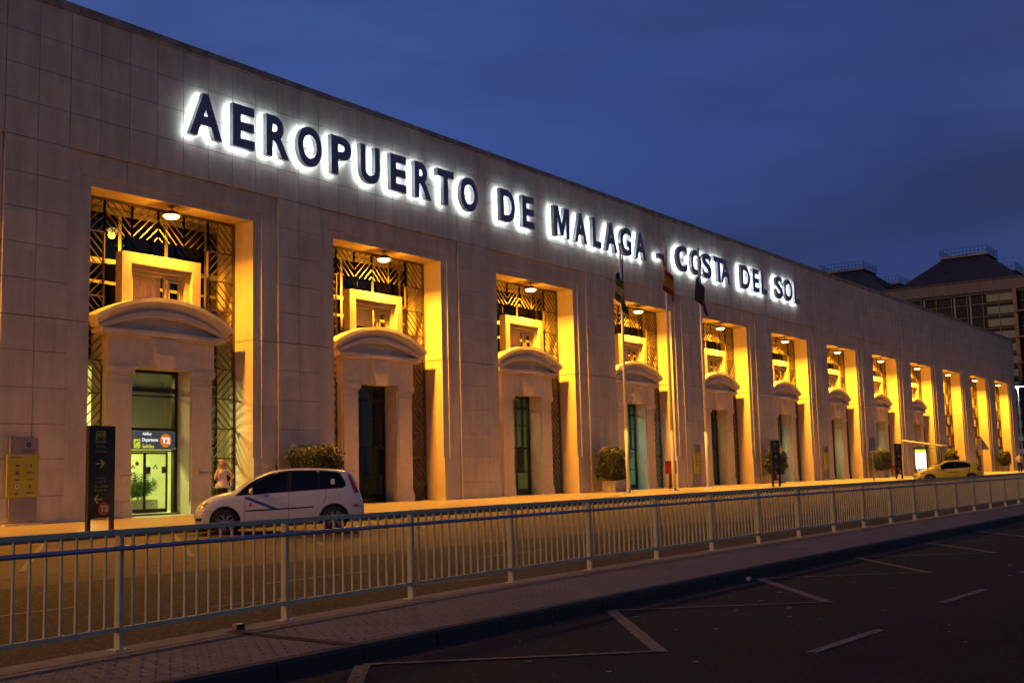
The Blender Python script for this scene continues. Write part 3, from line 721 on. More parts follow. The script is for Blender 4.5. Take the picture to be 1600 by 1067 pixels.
mb.prism([(.41,.20),(.44,.20),(.46,.23),(.60,.30),(.60,.33),(.56,.32),(.48,.27),(.47,.33),(.45,.33),(.45,.26),(.43,.25)], -.009, -.006); mb.box(.43, .56, -.009, -.006, .10, .115); mb.build('plane_symbol', S)
mb = MB(); mb.use(eor); mb.lathe([(0,-.006),(.225,-.006),(.225,0),(0,0)], (1.62, 0, .32), 'y', 36); mb.use(ewhite); text_into(mb, 'T2', 1.46, .22, .33, .20, -.010, bold=.04); mb.build('terminal_disc', S)
mb = MB(); mb.use(M['plastic_white']); mb.tube((1.90, -.05, .06), (1.99, -.05, .06), .025); mb.build('sensor', S)

# ------------------------------------------------------------------ palm in a trough behind the door
PL = empty('potted_palm', (XC+.15, 2.35, 0.012)); tag(PL, 'green potted palm in a long trough behind the departures door glass', 'plant')
mb = MB(); mb.use(M['concrete']); mb.box(-.75, .75, -.22, .22, 0, .42); mb.use(M['soil']); mb.box(-.7, .7, -.18, .18, .42, .43); mb.build('trough', PL)
def frond(mb, base, ang, lean, ln, nl=9):
    p0 = Vector(base); d = Vector((math.cos(ang), math.sin(ang)*.5, 0)); pts = []
    for i in range(nl+1):
        t = i/nl; pts.append(p0+d*(lean*ln*t)+Vector((0,0,ln*(.95*t-.75*lean*t*t))))
    for i in range(nl):
        mb.beam(pts[i], pts[i+1], .01, .01, (0,1,.1))
    for i in range(2, nl+1):
        t = (pts[i]-pts[i-1]).normalized(); s_ = t.cross(Vector((0,1,0))).normalized()
        for sg in (-1, 1):
            l_ = .26*(1-abs(i/nl-.55)); e = pts[i]+s_*sg*l_+t*l_*.6+Vector((0,random.uniform(-.08,.08),-.05)); w_ = t*.022
            mb.add([pts[i]-w_, pts[i]+w_, e], [(0,1,2)])
mb = MB(); mb.use(M['leaf2'])
for i in range(26): frond(mb, (random.uniform(-.5,.45), random.uniform(-.1,.1), .42), random.choice((0, math.pi))+random.uniform(-.8,.8), random.uniform(.15,.75), random.uniform(.6,1.25))
mb.build('fronds', PL)

# ------------------------------------------------------------------ fence on the island
FY = -21.02
F = empty('fence', (0, FY, IZ)); tag(F, 'long grey-green metal railing with blue handrail along the paved traffic island', 'fence')
posts = [-22.6, -20.5]+[a for a, b in FXS[2:-2]]
x = 21.54
while x < 40: x += 1.95; posts.append(x)
pm = MB(); pm.use(M['fence']); pm.box(-.0175, .0175, -.04, .04, 0, .99); pm.box(-.075, .075, -.075, .075, 0, .008)
for a in (-.055, .055): pm.tube((a, -.055, .008), (a, -.055, .02), .008)
post0 = pm.build('post', F)
FP = 2.0; nb = 14
bm_ = MB(); bm_.use(M['fence'])
for i in range(1, nb): bm_.box(i*FP/nb-.006, i*FP/nb+.006, -.013, .013, .195, .995)
bar0 = bm_.build('bar_panel', F)
tr = MB(); tr.use(M['fence']); br_ = MB(); br_.use(M['fence']); hr = MB(); hr.use(M['handrail'])
for i, x in enumerate(posts):
    y = fy(x)-FY
    p_ = post0 if i == 0 else post0.copy()
    if i: C.objects.link(p_); p_.parent = F
    p_.location = (x, y, 0); p_.rotation_euler = (0, 0, 0)
    hr.box(x-.01, x+.01, y-.085, y-.04, .866, .884)
    if i < len(posts)-1:
        x2 = posts[i+1]; y2 = fy(x2)-FY
        b_ = bar0 if i == 0 else bar0.copy()
        if i: C.objects.link(b_); b_.parent = F
        b_.location = (x, y, 0); b_.scale = (math.hypot(x2-x, y2-y)/FP, 1, 1); b_.rotation_euler = (0, 0, math.atan2(y2-y, x2-x))
        tr.beam((x+.0005, y, 1.0135), (x2-.0005, y2, 1.0135), .043 if False else .070, .043, (0,0,1))
        br_.beam((x+.0185, y, .175), (x2-.0185, y2, .175), .040, .040, (0,0,1))
        hr.tube((x, y-.085, .875), (x2, y2-.085, .875), .022, n=16)
tr.build('top_rail', F); br_.build('bottom_rail', F); hr.build('handrail', F)

# small things on the island and road
D = MB(); D.use(M['soil']); D.beam((-12.92, -21.15, IZ), (-13.02, -22.84, IZ), .12, .006, (0,0,1)); o = D.build('drain_channel', m=None)
tag(o, 'dark sunken slot crossing the island paving below the railing', 'drain')
D = MB(); D.use(M['steel']); D.box(-.055,.055,-.03,.03,0,.004); D.box(-.055,-.048,-.03,.03,.004,.05); D.box(.048,.055,-.03,.03,.004,.05); D.box(-.055,.055,-.03,.03,.05,.056); D.use(M['black']); D.box(-.047,.047,-.02,.028,.005,.049)
o = D.build('junction_box', loc=(-12.80, -21.17, IZ+.004)); tag(o, 'small metal box lying on the island kerb under the railing', 'box')
LP = [(-9.6,-23.75,'pale'),(-5.5,-23.2,'pale'),(-8.2,-24.9,'tan'),(-10.3,-24.6,'tan'),(-10.05,-24.9,'tan'),(-8.9,-25.2,'tan'),(-9.7,-25.6,'tan'),(-7.2,-24.5,'tan'),(-11.9,-25.6,'tan'),(-12.6,-25.2,'tan'),(-8.0,-25.9,'tan'),(-11.1,-26.3,'tan'),(-6.2,-25.4,'tan'),(-9.9,-27.2,'tan'),(-5.2,-24.6,'tan'),(-9.3,-26.9,'tan'),(-2.0,-24.3,'tan')]
mb = MB(); mb.use(mat('fallen_leaf', (.22,.17,.12), rough=.8, noise_amt=.4, nscale=11))
for x, y, c in LP+[(random.uniform(-13,4), random.uniform(-27.5,-23.4), 'tan') for _ in range(26)]:
    a = random.uniform(0,6.28); s_ = random.uniform(.015,.045)
    mb.add([(x+s_*math.cos(a+q*1.256)*(1 if q % 2 else .6), y+s_*math.sin(a+q*1.256), near_z(y)+.006+random.uniform(0,.012)) for q in range(5)], [(0,1,2,3,4)])
tag(mb.build('litter'), 'scattered dry leaf scraps on the dark near roadway', 'litter', kind='stuff')
mb = MB(); mb.use(M['concrete']); mb.tube((-.05,0,.03),(.05,.01,.03),.03,.026,12); mb.use(M['blue_stripe']); mb.tube((-.02,0,.03),(.02,.004,.03),.0315,.03,12)
tag(mb.build('drinks_can', loc=(-5.45,-23.22,NZ+.002)), 'crushed pale drinks can in the gutter by the near kerb', 'can')

# ------------------------------------------------------------------ totems
def totem(x, y, z, rz_, label, w=.72, h=2.5):
    t = empty('totem_sign', (x, y, z), rz_); tag(t, label, 'sign', 'black directional totems')
    mb = MB(); mb.use(M['black']); mb.box(0, w, -.06, .06, .32, h); mb.build('panel', t)
    for a in (.0, w-.075):
        mb = MB(); mb.use(M['black']); mb.box(a, a+.075, -.055, .055, 0, .319); mb.build('leg', t)
    x0 = .17
    mb = MB(); mb.use(M['dim_yellow']); mb.box(x0, x0+.27, -.064, -.0605, h-.40, h-.12)
    mb.use(M['black']); c = x0+.135; mb.prism([(c-.11,h-.37),(c-.11,h-.30),(c-.07,h-.28),(c-.045,h-.22),(c+.045,h-.22),(c+.07,h-.28),(c+.11,h-.30),(c+.11,h-.37)], -.066, -.064); mb.box(c-.08,c+.08,-.066,-.064,h-.18,h-.15)
    mb.use(M['dim_yellow']); mb.box(c-.04,c+.04,-.068,-.066,h-.27,h-.24); mb.box(c-.09,c-.055,-.068,-.066,h-.335,h-.31); mb.box(c+.055,c+.09,-.068,-.066,h-.335,h-.31); mb.build('taxi_symbol', t)
    mb = MB(); mb.use(M['grey_letters']); text_into(mb, 'Tour City', x0, h-.53, .28, .06, -.063, bold=.01); text_into(mb, 'Terminal', x0, 1.24, .26, .055, -.063, bold=.01); text_into(mb, 'arrivals T1', x0, 1.14, .30, .055, -.063, bold=.01)
    mb.use(M['dim_yellow']); text_into(mb, 'Otros Taxi', x0, h-.64, .30, .06, -.063, bold=.01); text_into(mb, 'Sal. a vestibulo', x0, 1.04, .36, .06, -.063, bold=.01); text_into(mb, 'llegadas T1', x0, .94, .31, .055, -.063, bold=.01)
    mb.build('lettering', t)
    mb = MB(); mb.use(M['yellow_print'])
    def arrow(cx_, cz, sg):
        mb.box(cx_-.11, cx_+.11, -.064, -.0605, cz-.014, cz+.014)
        for q in (-1, 1): mb.beam((cx_+sg*.12, -.0655, cz), (cx_+sg*.02, -.0655, cz+q*.10), .032, .003)
    arrow(x0+.12, h-.90, 1); arrow(x0+.11, .76, -1); mb.build('arrow', t)
    mb = MB(); mb.use(M['orange_print']); mb.lathe([(0,-.004),(.155,-.004),(.155,0),(0,0)], (.42, -.062, .53), 'y', 32); mb.use(M['white_print']); text_into(mb, 'T2', .32, .455, .22, .15, -.068, bold=.03); mb.build('terminal_disc', t)
    return t
M['grey_letters'] = mat('grey_letters', (.30,.30,.31)); M['dim_yellow'] = mat('dim_yellow_letters', (.38,.32,.05))

totem(-4.05, -5.9, pave_z(-4, -5.9), 0, 'black totem sign with taxi symbol, arrows and orange T2 disc beside the white van')
totem(38.9, -5.0, pave_z(39, -5), R(-12), 'black totem sign in front of the round shrub right of the third flagpole')
totem(62.6, -4.4, pave_z(62, -4.4), R(-20), 'narrow black totem sign behind the thin metal signpost, far along the pavement')

# ------------------------------------------------------------------ notice boards, planters, bins
def notice(x, label, first):
    t = empty('notice_board', (x, -.13, -.1 if x < 0 else 0)); tag(t, label, 'notice board', 'yellow airline notice boards on the piers')
    mb = MB(); mb.use(M['acrylic']); mb.box(.06, .90, .03, .06, .12, 2.42); mb.build('backing_panel', t)
    mb = MB(); mb.use(M['yellow_sign']); mb.box(-.04, .92, .0, .028, .78, 1.98); mb.build('notice', t)
    mb = MB(); mb.use(M['navy_print'])
    mb.lathe([(.035,-.004),(.075,-.004),(.075,0),(.035,0)], (.62, .028, 2.24), 'y', 20); mb.box(.56,.70,.022,.027,2.22,2.245)
    for q in range(2): mb.box(.42+.03*q, .82, .022, .0285, 2.09-.045*q, 2.105-.045*q)
    mb.use(M['grey_print'])
    for c, r_, w_, h_ in ((.27,1.66,.09,.05),(.68,1.66,.04,.08),(.27,1.46,.11,.10),(.68,1.46,.24,.03),(.26,1.27,.14,.04),(.68,1.27,.20,.025),(.66,1.08,.07,.09),(.25,.88,.10,.06),(.66,.90,.28,.04)):
        mb.box(c-w_/2, c+w_/2, -.004, -.0005, r_-h_/2, r_+h_/2)
    mb.box(.05, .40, -.004, -.0005, 1.88, 1.905)
    mb.use(M['white_print']); mb.lathe([(0,-.003),(.065,-.003),(.065,0),(0,0)], (.27, -.0005, 1.08), 'y', 20); mb.use(M['navy_print']); mb.box(.25,.29,-.006,-.004,1.05,1.12)
    mb.build('print', t)
    if first: mb = MB(); mb.use(M['carved']); mb.box(-.12, 1.04, -.10, .10, .0, .06); mb.build('ledge', t)
notice(-2.58, 'yellow notice board on grey acrylic at the far left pier', True)
notice(39.4, 'yellow notice board beside the third flagpole, on the pier behind it', False)
notice(60.15, 'yellow notice board on the pier right of the bay with the greenish-lit jamb', False)
t = empty('ashtray', (XC-1.4, .73, 1.25)); tag(t, 'slim lit wall ashtray on the pilaster beside the black totem', 'ashtray', 'wall ashtrays on the door pilasters')
mb = MB(); mb.use(M['plastic_white']); mb.box(-.19,.19,-.09,.0,.02,.09); mb.use(M['steel']); mb.box(-.17,.17,-.07,.0,-.03,.019); mb.build('tray', t)
t2 = copy_tree(t); t2.location = (XC+1.62, .73, 1.30); t2['label'] = 'slim wall ashtray on the pilaster between departures door and standing woman'

def leafball(mb, hx, hy, z0, z1, n, sz=.085, power=3.0, seed=0):
    rnd = random.Random(seed); zc = (z0+z1)/2; hz = (z1-z0)/2; c = 0
    while c < n:
        p_ = Vector((rnd.uniform(-1,1), rnd.uniform(-1,1), rnd.uniform(-1,1)))
        d = (abs(p_.x)**power+abs(p_.y)**power+abs(p_.z)**power)**(1/power)
        bump = .92+.26*noise.noise(Vector((p_.x*2.1+seed, p_.y*2.1, p_.z*2.1)))+.10*noise.noise(Vector((p_.x*6+seed, p_.y*6, p_.z*6)))
        if d > bump or d < .62: continue
        q = Vector((p_.x*hx, p_.y*hy, zc+p_.z*hz))
        if noise.noise(q*3.2+Vector((seed,0,0))) < -.33: continue
        nrm = (Vector((p_.x, p_.y, p_.z)).normalized()+Vector((rnd.gauss(0,.55), rnd.gauss(0,.55), rnd.gauss(0,.55)))).normalized()
        u = nrm.orthogonal().normalized(); u = Matrix.Rotation(rnd.uniform(0,6.28), 3, nrm) @ u; w = nrm.cross(u)
        l_ = sz*rnd.uniform(.7,1.35); k_ = l_*.30
        mb.add([q, q+u*l_*.5+w*k_+nrm*.008, q+u*l_, q+u*l_*.5-w*k_+nrm*.008], [(0,1,2,3)]); c += 1
LW = {}
def planter(x, label, shape='box', seed=1, hx=1.06, tall=2.1):
    t = empty('planter', (x, -.85, pave_z(x, -.85)+.002)); tag(t, label, 'planter', 'clipped shrubs in pots along the terminal')
    mb = MB(); mb.use(M['concrete'])
    b, tp = (.66, .40) if shape == 'box' else (.52, .34), .56
    bw, bd = b
    mb.add([(-bw*.92,-bd*.92,0),(bw*.92,-bd*.92,0),(bw*.92,bd*.92,0),(-bw*.92,bd*.92,0),(-bw,-bd,tp),(bw,-bd,tp),(bw,bd,tp),(-bw,bd,tp),(-bw+.06,-bd+.06,tp),(bw-.06,-bd+.06,tp),(bw-.06,bd-.06,tp),(-bw+.06,bd-.06,tp),(-bw+.06,-bd+.06,tp-.08),(bw-.06,-bd+.06,tp-.08),(bw-.06,bd-.06,tp-.08),(-bw+.06,bd-.06,tp-.08)],
           [(3,2,1,0),(0,1,5,4),(1,2,6,5),(2,3,7,6),(3,0,4,7),(4,5,9,8),(5,6,10,9),(6,7,11,10),(7,4,8,11),(8,9,13,12),(9,10,14,13),(10,11,15,14),(11,8,12,15),(12,13,14,15)])
    mb.build('pot', t)
    mb = MB(); mb.use(M['bark'])
    for q in range(6):
        a = q*1.05+seed; mb.tube((.08*math.cos(a), .05*math.sin(a), .48), (.5*math.cos(a)*hx, .22*math.sin(a), 1.35), .022, .008, 7)
    mb.build('stems', t)
    mb = MB(); mb.use(M['leaf']); leafball(mb, hx, .55, .52, tall+.06, 5200, .10, 5.5 if shape == 'box' else 2.8, seed)
    rnd_ = random.Random(seed*7)
    for q in range(9):          # sprigs that escaped the shears
        b_ = Vector((rnd_.uniform(-.9,.9)*hx, rnd_.uniform(-.4,.3), tall-.12)); d_ = Vector((rnd_.uniform(-.4,.4), rnd_.uniform(-.3,.3), 1)).normalized(); L2 = rnd_.uniform(.15,.38)
        for w_ in range(16):
            c_ = b_+d_*L2*w_/16; a_ = rnd_.uniform(0,6.28); u_ = Vector((math.cos(a_), math.sin(a_), .4)).normalized(); n_ = u_.cross(d_).normalized()
            mb.add([c_, c_+u_*.05+n_*.02, c_+u_*.10, c_+u_*.05-n_*.02], [(0,1,2,3)])
    mb.build('crown', t)
    return t
planter(8.55, 'clipped shrub in a pot half hidden behind the white van roof', 'box', 3, 1.12, 2.12)
planter(29.15, 'square clipped shrub in a pale pot left of the first flagpole', 'box', 5, 1.10, 2.10)
planter(49.6, 'rounded shrub in a pot behind the second black totem', 'round', 8, 1.15, 2.2)
planter(70.6, 'square dark shrub in a pot behind the metal signpost', 'box', 11, 1.45, 2.1)
planter(91.3, 'rounded dark shrub behind the roof of the yellow car', 'round', 14, 1.5, 2.2)
planter(112.6, 'round shrub in a white-lit pot in front of the last bay', 'round', 17, 1.7, 2.15)

def bin_(x, y, label, big):
    t = empty('waste_bin', (x, y, pave_z(x, y)+.002)); tag(t, label, 'bin', 'red bins by the bays')
    mb = MB(); mb.use(M['red'])
    if big: mb.box(-.16,.16,-.12,.12,0,.04); mb.add([(-.14,-.1,.04),(.14,-.1,.04),(.14,.1,.04),(-.14,.1,.04),(-.10,-.08,.79),(.10,-.08,.79),(.10,.08,.79),(-.10,.08,.79)], [(0,1,5,4),(1,2,6,5),(2,3,7,6),(3,0,4,7),(4,5,6,7)])
    else: mb.use(M['black']); mb.tube((0,0,0),(0,0,.5),.10,.12)
    mb.build('pedestal', t)
    mb = MB(); mb.use(M['red'])
    if big: mb.box(-.29,.29,-.2,.2,.795,1.45); mb.box(-.31,.31,-.22,.22,1.452,1.49)
    else: mb.lathe([(0,.5),(.16,.5),(.30,.95),(.27,.95),(.24,.9),(0,.9)], (0,0,0), 'z', 20)
    mb.build('box', t)
    if big: mb = MB(); mb.use(M['black']); mb.box(-.2,.2,-.206,-.201,1.25,1.36); mb.build('slot', t)
    else: mb = MB(); mb.use(M['steel']); mb.box(-.28,.28,.05,.07,.95,1.42); mb.build('back_plate', t)
bin_(36.25, -.25, 'red box on a red pedestal between the second and third flagpoles', True)
bin_(75.9, -.35, 'small red conical bin left of the bus shelter', False)

# ------------------------------------------------------------------ flagpoles and hanging flags
def flagpole(x, y, top, label):
    z = pave_z(x, y); t = empty('flagpole', (x, y, z)); tag(t, label, 'flagpole', 'white flagpoles on the pavement')
    mb = MB(); mb.use(M['white']); mb.tube((0,0,.05),(0,0,2.9),.095,.09,20); mb.tube((0,0,2.9),(0,0,2.96),.10,.10,20); mb.tube((0,0,2.96),(0,0,top),.088,.045,20); mb.build('pole', t, smooth=True)
    mb = MB(); mb.use(M['steel']); mb.lathe([(0,0),(.26,0),(.24,.04),(.14,.07),(.11,.12),(0,.12)], (0,0,0), 'z', 24); mb.build('base_collar', t)
    mb = MB(); mb.use(M['steel']); mb.lathe([(0,top),(.05,top),(.07,top+.05),(.05,top+.11),(0,top+.13)], (0,0,0), 'z', 16); mb.build('finial', t)
    mb = MB(); mb.use(M['white']); mb.tube((.10,-.03,1.3),(.07,-.02,top-.1),.006,.006,6); mb.build('halyard', t)
def flag(x, y, ztop, stripes, label, L_=1.75, H_=1.35, side=1, ph=0.0, amp=.16):
    # stripes: list of (fraction, material) down the hoist; the cloth hangs limp from the pole
    mb = MB(); nu, nv = 44, 24; vs = []
    for j in range(nv+1):
        v = j/nv
        for i in range(nu+1):
            u = i/nu
            drop = .10*u + .93*u*L_*min(1, .55+u)     # fly end falls
            spread = .58*math.sin(min(1, u*1.3)*1.5)+.05
            fold = amp*math.sin(u*13+ph+v*1.2)*(.25+.75*u)
            w_ = min(1, u*2.6); X_ = .05+w_*(.27*math.sin(u*5.2+ph+v*.9)+.10*math.sin(u*17+v*3)); Y_ = -.06-w_*(.20*math.cos(u*5.2+ph)+.07*math.cos(u*15+v*2))
            vs.append((X_, Y_, -v*H_*(1-.05*u)-drop))
    mats = []; fr_ = 0
    def mt(v):
        a = 0
        for f_, m_ in stripes:
            a += f_
            if v < a: return m_
        return stripes[-1][1]
    mb.v = vs
    for j in range(nv):
        m_ = mt((j+.5)/nv); mb.use(m_)
        for i in range(nu): mb.f.append((j*(nu+1)+i, j*(nu+1)+i+1, (j+1)*(nu+1)+i+1, (j+1)*(nu+1)+i)); mb.mi.append(mb.cur)
    o = mb.build('flag', loc=(x, y, ztop), smooth=True); tag(o, label, 'flag', 'limp flags on the white poles')
    sm = o.modifiers.new('s', 'SOLIDIFY'); sm.thickness = .006
FY_ = -3.3
flagpole(26.17, FY_, 11.6, 'white flagpole carrying the green and white flag, leftmost of three')
flagpole(30.70, FY_, 12.45, 'white flagpole carrying the red and yellow flag, in front of the fourth bay jamb')
flagpole(34.54, FY_, 12.6, 'white flagpole carrying the dark blue flag, rightmost of three')
flag(26.17, FY_, 11.25, [(.34, M['flag_green']), (.33, M['flag_white']), (.34, M['flag_green'])], 'limp green flag with a white band hanging from the first pole', side=1, ph=.6)
flag(30.70, FY_, 12.1, [(.25, M['flag_red']), (.5, M['flag_yellow']), (.26, M['flag_red'])], 'limp red and yellow striped flag hanging from the middle pole', side=1, ph=2.1, amp=.11)
flag(34.54, FY_, 12.15, [(1, M['flag_blue'])], 'limp dark blue flag hanging from the right-hand pole', side=1, ph=1.2, L_=1.9)

# ------------------------------------------------------------------ signposts, camera, shelter, street lamp
t = empty('signpost', (51.9, -6.3, pave_z(52,-6.3))); tag(t, 'thin grey metal signpost with a small plate seen from behind', 'sign')
mb = MB(); mb.use(M['steel']); mb.tube((0,0,0),(0,0,2.8),.04,.04,12); mb.build('post', t)
mb = MB(); mb.use(M['concrete']); mb.box(-.72,-.05,-.02,.01,1.95,2.76); mb.build('plate', t); mb = MB(); mb.use(M['concrete']); mb.box(.05,.62,-.02,.01,1.95,2.76); mb.build('plate', t)
t = empty('triangular_sign', (79.9, -6.25, pave_z(80,-6.2)), R(-62)); tag(t, 'grey back of a large triangular road sign on a post right of the yellow car', 'road sign')
mb = MB(); mb.use(M['steel']); mb.tube((0,0,0),(0,0,3.15),.055,.05,12); mb.build('post', t)
mb = MB(); mb.use(mat('sign_back', (.42,.39,.33), rough=.5, metal=.2)); mb.prism([(-.60,2.06),(.60,2.06),(.63,2.11),(.03,3.10),(-.03,3.10),(-.63,2.11)], .06, .075); mb.box(-.4,.4,.045,.06,2.2,2.24); mb.box(-.2,.2,.045,.06,2.7,2.74); mb.build('plate', t)
t = empty('security_camera', (31.02, -.02, 6.55)); tag(t, 'small white security camera on the pier beside the fourth pediment', 'camera')
mb = MB(); mb.use(M['white']); mb.tube((0,0,0),(.05,-.30,0),.02); mb.tube((.05,-.3,.02),(.05,-.3,-.12),.02); mb.build('bracket', t)
mb = MB(); mb.use(M['white']); mb.lathe([(0,-.12),(.09,-.12),(.12,-.2),(.12,-.28),(.09,-.36),(0,-.40)], (.05,-.3,0), 'z', 18); mb.build('dome', t, smooth=True)

t = empty('bus_shelter', (76.0, -3.0, pave_z(76,-3))); tag(t, 'glass bus shelter with sloping roof and glowing advertising panel', 'bus shelter')
mb = MB(); mb.use(M['concrete']); mb.add([(-.9,-1.35,2.32),(1.4,-1.35,2.32),(1.4,2.1,2.92),(-.9,2.1,2.92),(-.9,-1.35,2.42),(1.4,-1.35,2.42),(1.4,2.1,3.0),(-.9,2.1,3.0)], [(3,2,1,0),(4,5,6,7),(0,1,5,4),(1,2,6,5),(2,3,7,6),(3,0,4,7)]); mb.build('roof', t)
for y_, h_ in ((-1.15, 2.33), (-.02, 2.5), (1.2, 2.72)):
    mb = MB(); mb.use(M['steel']); mb.tube((0, y_, 0), (0, y_, h_), .045, n=12); mb.build('post', t)
mb = MB(); mb.use(M['glass']); mb.box(-.01,.01,-1.1,-.07,.25,2.25); mb.use(M['steel']); mb.box(-.02,.02,-1.1,-.07,2.251,2.31); mb.box(-.02,.02,-1.1,-.07,.19,.249); mb.build('glass_panel', t)
mb = MB(); mb.use(M['dark']); mb.box(-.06,.10,.10,1.12,.12,2.35); mb.build('advert_case', t)
mb = MB(); mb.use(mat('advert_white', (.8,.8,.8), emit=(.95,.97,1), estr=1.6)); mb.box(-.07,-.061,.18,1.04,.62,1.93)
mb.use(mat('advert_yellow', (.6,.7,.1), emit=(.62,.80,.10), estr=.9)); 
for q in range(4): mb.box(-.07,-.061,.18+.22*q,.18+.22*q+.20,1.94,2.2)
mb.use(mat('advert_blue', (.1,.3,.7), emit=(.25,.5,1), estr=1.0))
for q in range(3): mb.box(-.07,-.061,.38+.22*q,.38+.22*q+.14,.40,.55)
mb.build('advert', t)
mb = MB(); mb.use(M['concrete']); mb.box(-.35,-.15,-.1,.45,.42,.46); mb.use(M['black']); mb.box(-.33,-.29,-.05,0,0,.42); mb.box(-.33,-.29,.35,.40,0,.42); mb.build('seat', t)

t = empty('street_lamp', (130, .9, -.2)); tag(t, 'tall white street lamp lit beyond the far corner of the terminal', 'street lamp')
mb = MB(); mb.use(M['white']); mb.tube((0,0,0),(0,0,10.2),.11,.07,14); mb.tube((0,.2,10.2),(0,-1.0,10.35),.05,n=10); mb.build('pole', t)
mb = MB(); mb.use(M['white']); mb.box(-.2,.2,-1.2,.4,10.30,10.40); mb.build('head', t)
mb = MB(); mb.use(mat('white_lamp', (1,1,1), emit=(.92,1,1), estr=14)); mb.box(-.17,.17,-1.1,.3,10.24,10.295); mb.build('lens', t)
ld = bpy.data.lights.new('street_light', 'AREA'); ld.shape = 'RECTANGLE'; ld.size = .3; ld.size_y = 1.3; ld.energy = 220; ld.color = (.85,1,.97)
lo = bpy.data.objects.new('street_light', ld); C.objects.link(lo); lo.parent = t; lo.location = (0,-.4,10.2)

# ------------------------------------------------------------------ newer glass terminal beyond
G = empty('glass_terminal', (145, 14, 0)); tag(G, 'dark glass terminal with pyramid roofs beyond the far corner', 'building')
mb = MB(); mb.use(M['fascia'])
gx = 0
y = -40.0
while y < 45: mb.box(0, .3, y+.01-14, y+2.07-14, 24.35, 25.85); y += 2.08
mb.build('fascia', G)
mb = MB(); mb.use(M['roofmetal']); mb.box(-.25, 62, -54, 31.5, 25.86, 26.05); mb.box(.4, 62, -53.9, 31, 24.0, 25.84); mb.build('roof_slab', G)
mb = MB(); mb.use(M['farglass']); mb.box(.9, 1.0, -53.5, 31, -.7, 24.3); mb.build('curtain_wall', G)
mb = MB(); mb.use(M['blind'])
for q in range(12): mb.box(.86, .89, -10.4, -6.75, 23.0-q*1.75, 24.0-q*1.75)
mb.build('blind', G)
mb = MB(); mb.use(M['blind'])  # mullions take the blinds' faint glow, standing in for light falling on them
for yy in (1.65, -2.5, -4.6): mb.box(.6, .88, yy-.09, yy+.09, -.5, 24.2)
mb.box(.6,.88,-6.6,18,24.12,24.22); mb.build('mullion', G)
mb = MB(); mb.use(M['dark'])
for q in range(-26, 16): mb.box(.7, .9, q*2.08-.05, q*2.08+.05, -.5, 24.1)
for z in range(1, 14): mb.box(.72, .88, -53, 30, z*1.75-.04, z*1.75+.04)
for yy in (-10.6, -12.4): mb.box(-.3, .3, yy-.25, yy+.25, -.6, 24.3)
for z in (3.5, 7, 10.5, 14, 17.5, 21): mb.box(-1.4, .6, -20, -10.6, z, z+.2); mb.tube((-1.35,-20,z+1.1), (-1.35,-10.6,z+1.1), .04, n=6)
mb.build('steel_frame', G)
dim = mat('dim_lit_pane', (.2,.3,.25), emit=(.30,.42,.30), estr=.25); rnd = random.Random(4)
for q in range(22):
    mb = MB(); mb.use(dim); yy = -20.8+2.08*rnd.randint(0, 7); zz = 1.75*rnd.randint(0, 9); mb.box(.83, .86, yy+.2, yy+rnd.uniform(.8,1.9), zz+.3, zz+rnd.uniform(.6,1.5)); mb.build('lit_pane', G)
def pyramid(cx_, cy_, label=None):
    mb = MB(); mb.use(M['roofmetal']); a, b, z0, z1 = 8.1, 2.9, 26.06, 30.35
    mb.add([(cx_-a,cy_-a,z0),(cx_+a,cy_-a,z0),(cx_+a,cy_+a,z0),(cx_-a,cy_+a,z0),(cx_-b,cy_-b,z1),(cx_+b,cy_-b,z1),(cx_+b,cy_+b,z1),(cx_-b,cy_+b,z1)], [(0,1,5,4),(1,2,6,5),(2,3,7,6),(3,0,4,7)])
    for q in range(-15, 16):        # standing seams
        t_ = q/16*a; e = t_*b/a
        for sx_, sy_ in ((-1,0),(0,-1),(0,1)):
            if sx_: mb.beam((cx_-a, cy_+t_, z0+.03), (cx_-b, cy_+e, z1+.03), .05, .08, (0,0,1))
            else: mb.beam((cx_+t_, cy_+sy_*a, z0+.03), (cx_+e, cy_+sy_*b, z1+.03), .05, .08, (0,0,1))
    o = mb.build('pyramid_roof', G)
    mb = MB(); mb.use(M['black']); mb.box(cx_-3.3, cx_+3.3, cy_-3.3, cy_+3.3, z1+.02, z1+.18); mb.lathe([(2.6,z1+.18),(2.2,z1+.5),(0,z1+.62)], (cx_,cy_,0), 'z', 20); mb.build('platform', o)
    mb = MB(); mb.use(M['black'])
    for sg in (-1, 1):
        for q in range(13):
            t_ = -3.25+q*6.5/12; mb.tube((cx_+t_, cy_+sg*3.25, z1+.18), (cx_+t_, cy_+sg*3.25, z1+1.35), .025, n=5); mb.tube((cx_+sg*3.25, cy_+t_, z1+.18), (cx_+sg*3.25, cy_+t_, z1+1.35), .025, n=5)
        for zz in (.75, 1.33):
            mb.tube((cx_-3.25, cy_+sg*3.25, z1+zz), (cx_+3.25, cy_+sg*3.25, z1+zz), .022, n=5); mb.tube((cx_+sg*3.25, cy_-3.25, z1+zz), (cx_+sg*3.25, cy_+3.25, z1+zz), .022, n=5)
    mb.build('railing', o)
for ix in range(3):
    for iy in (-2, -1, 0, 1): pyramid(8.1+17.8*ix, -3.1+17.8*iy)

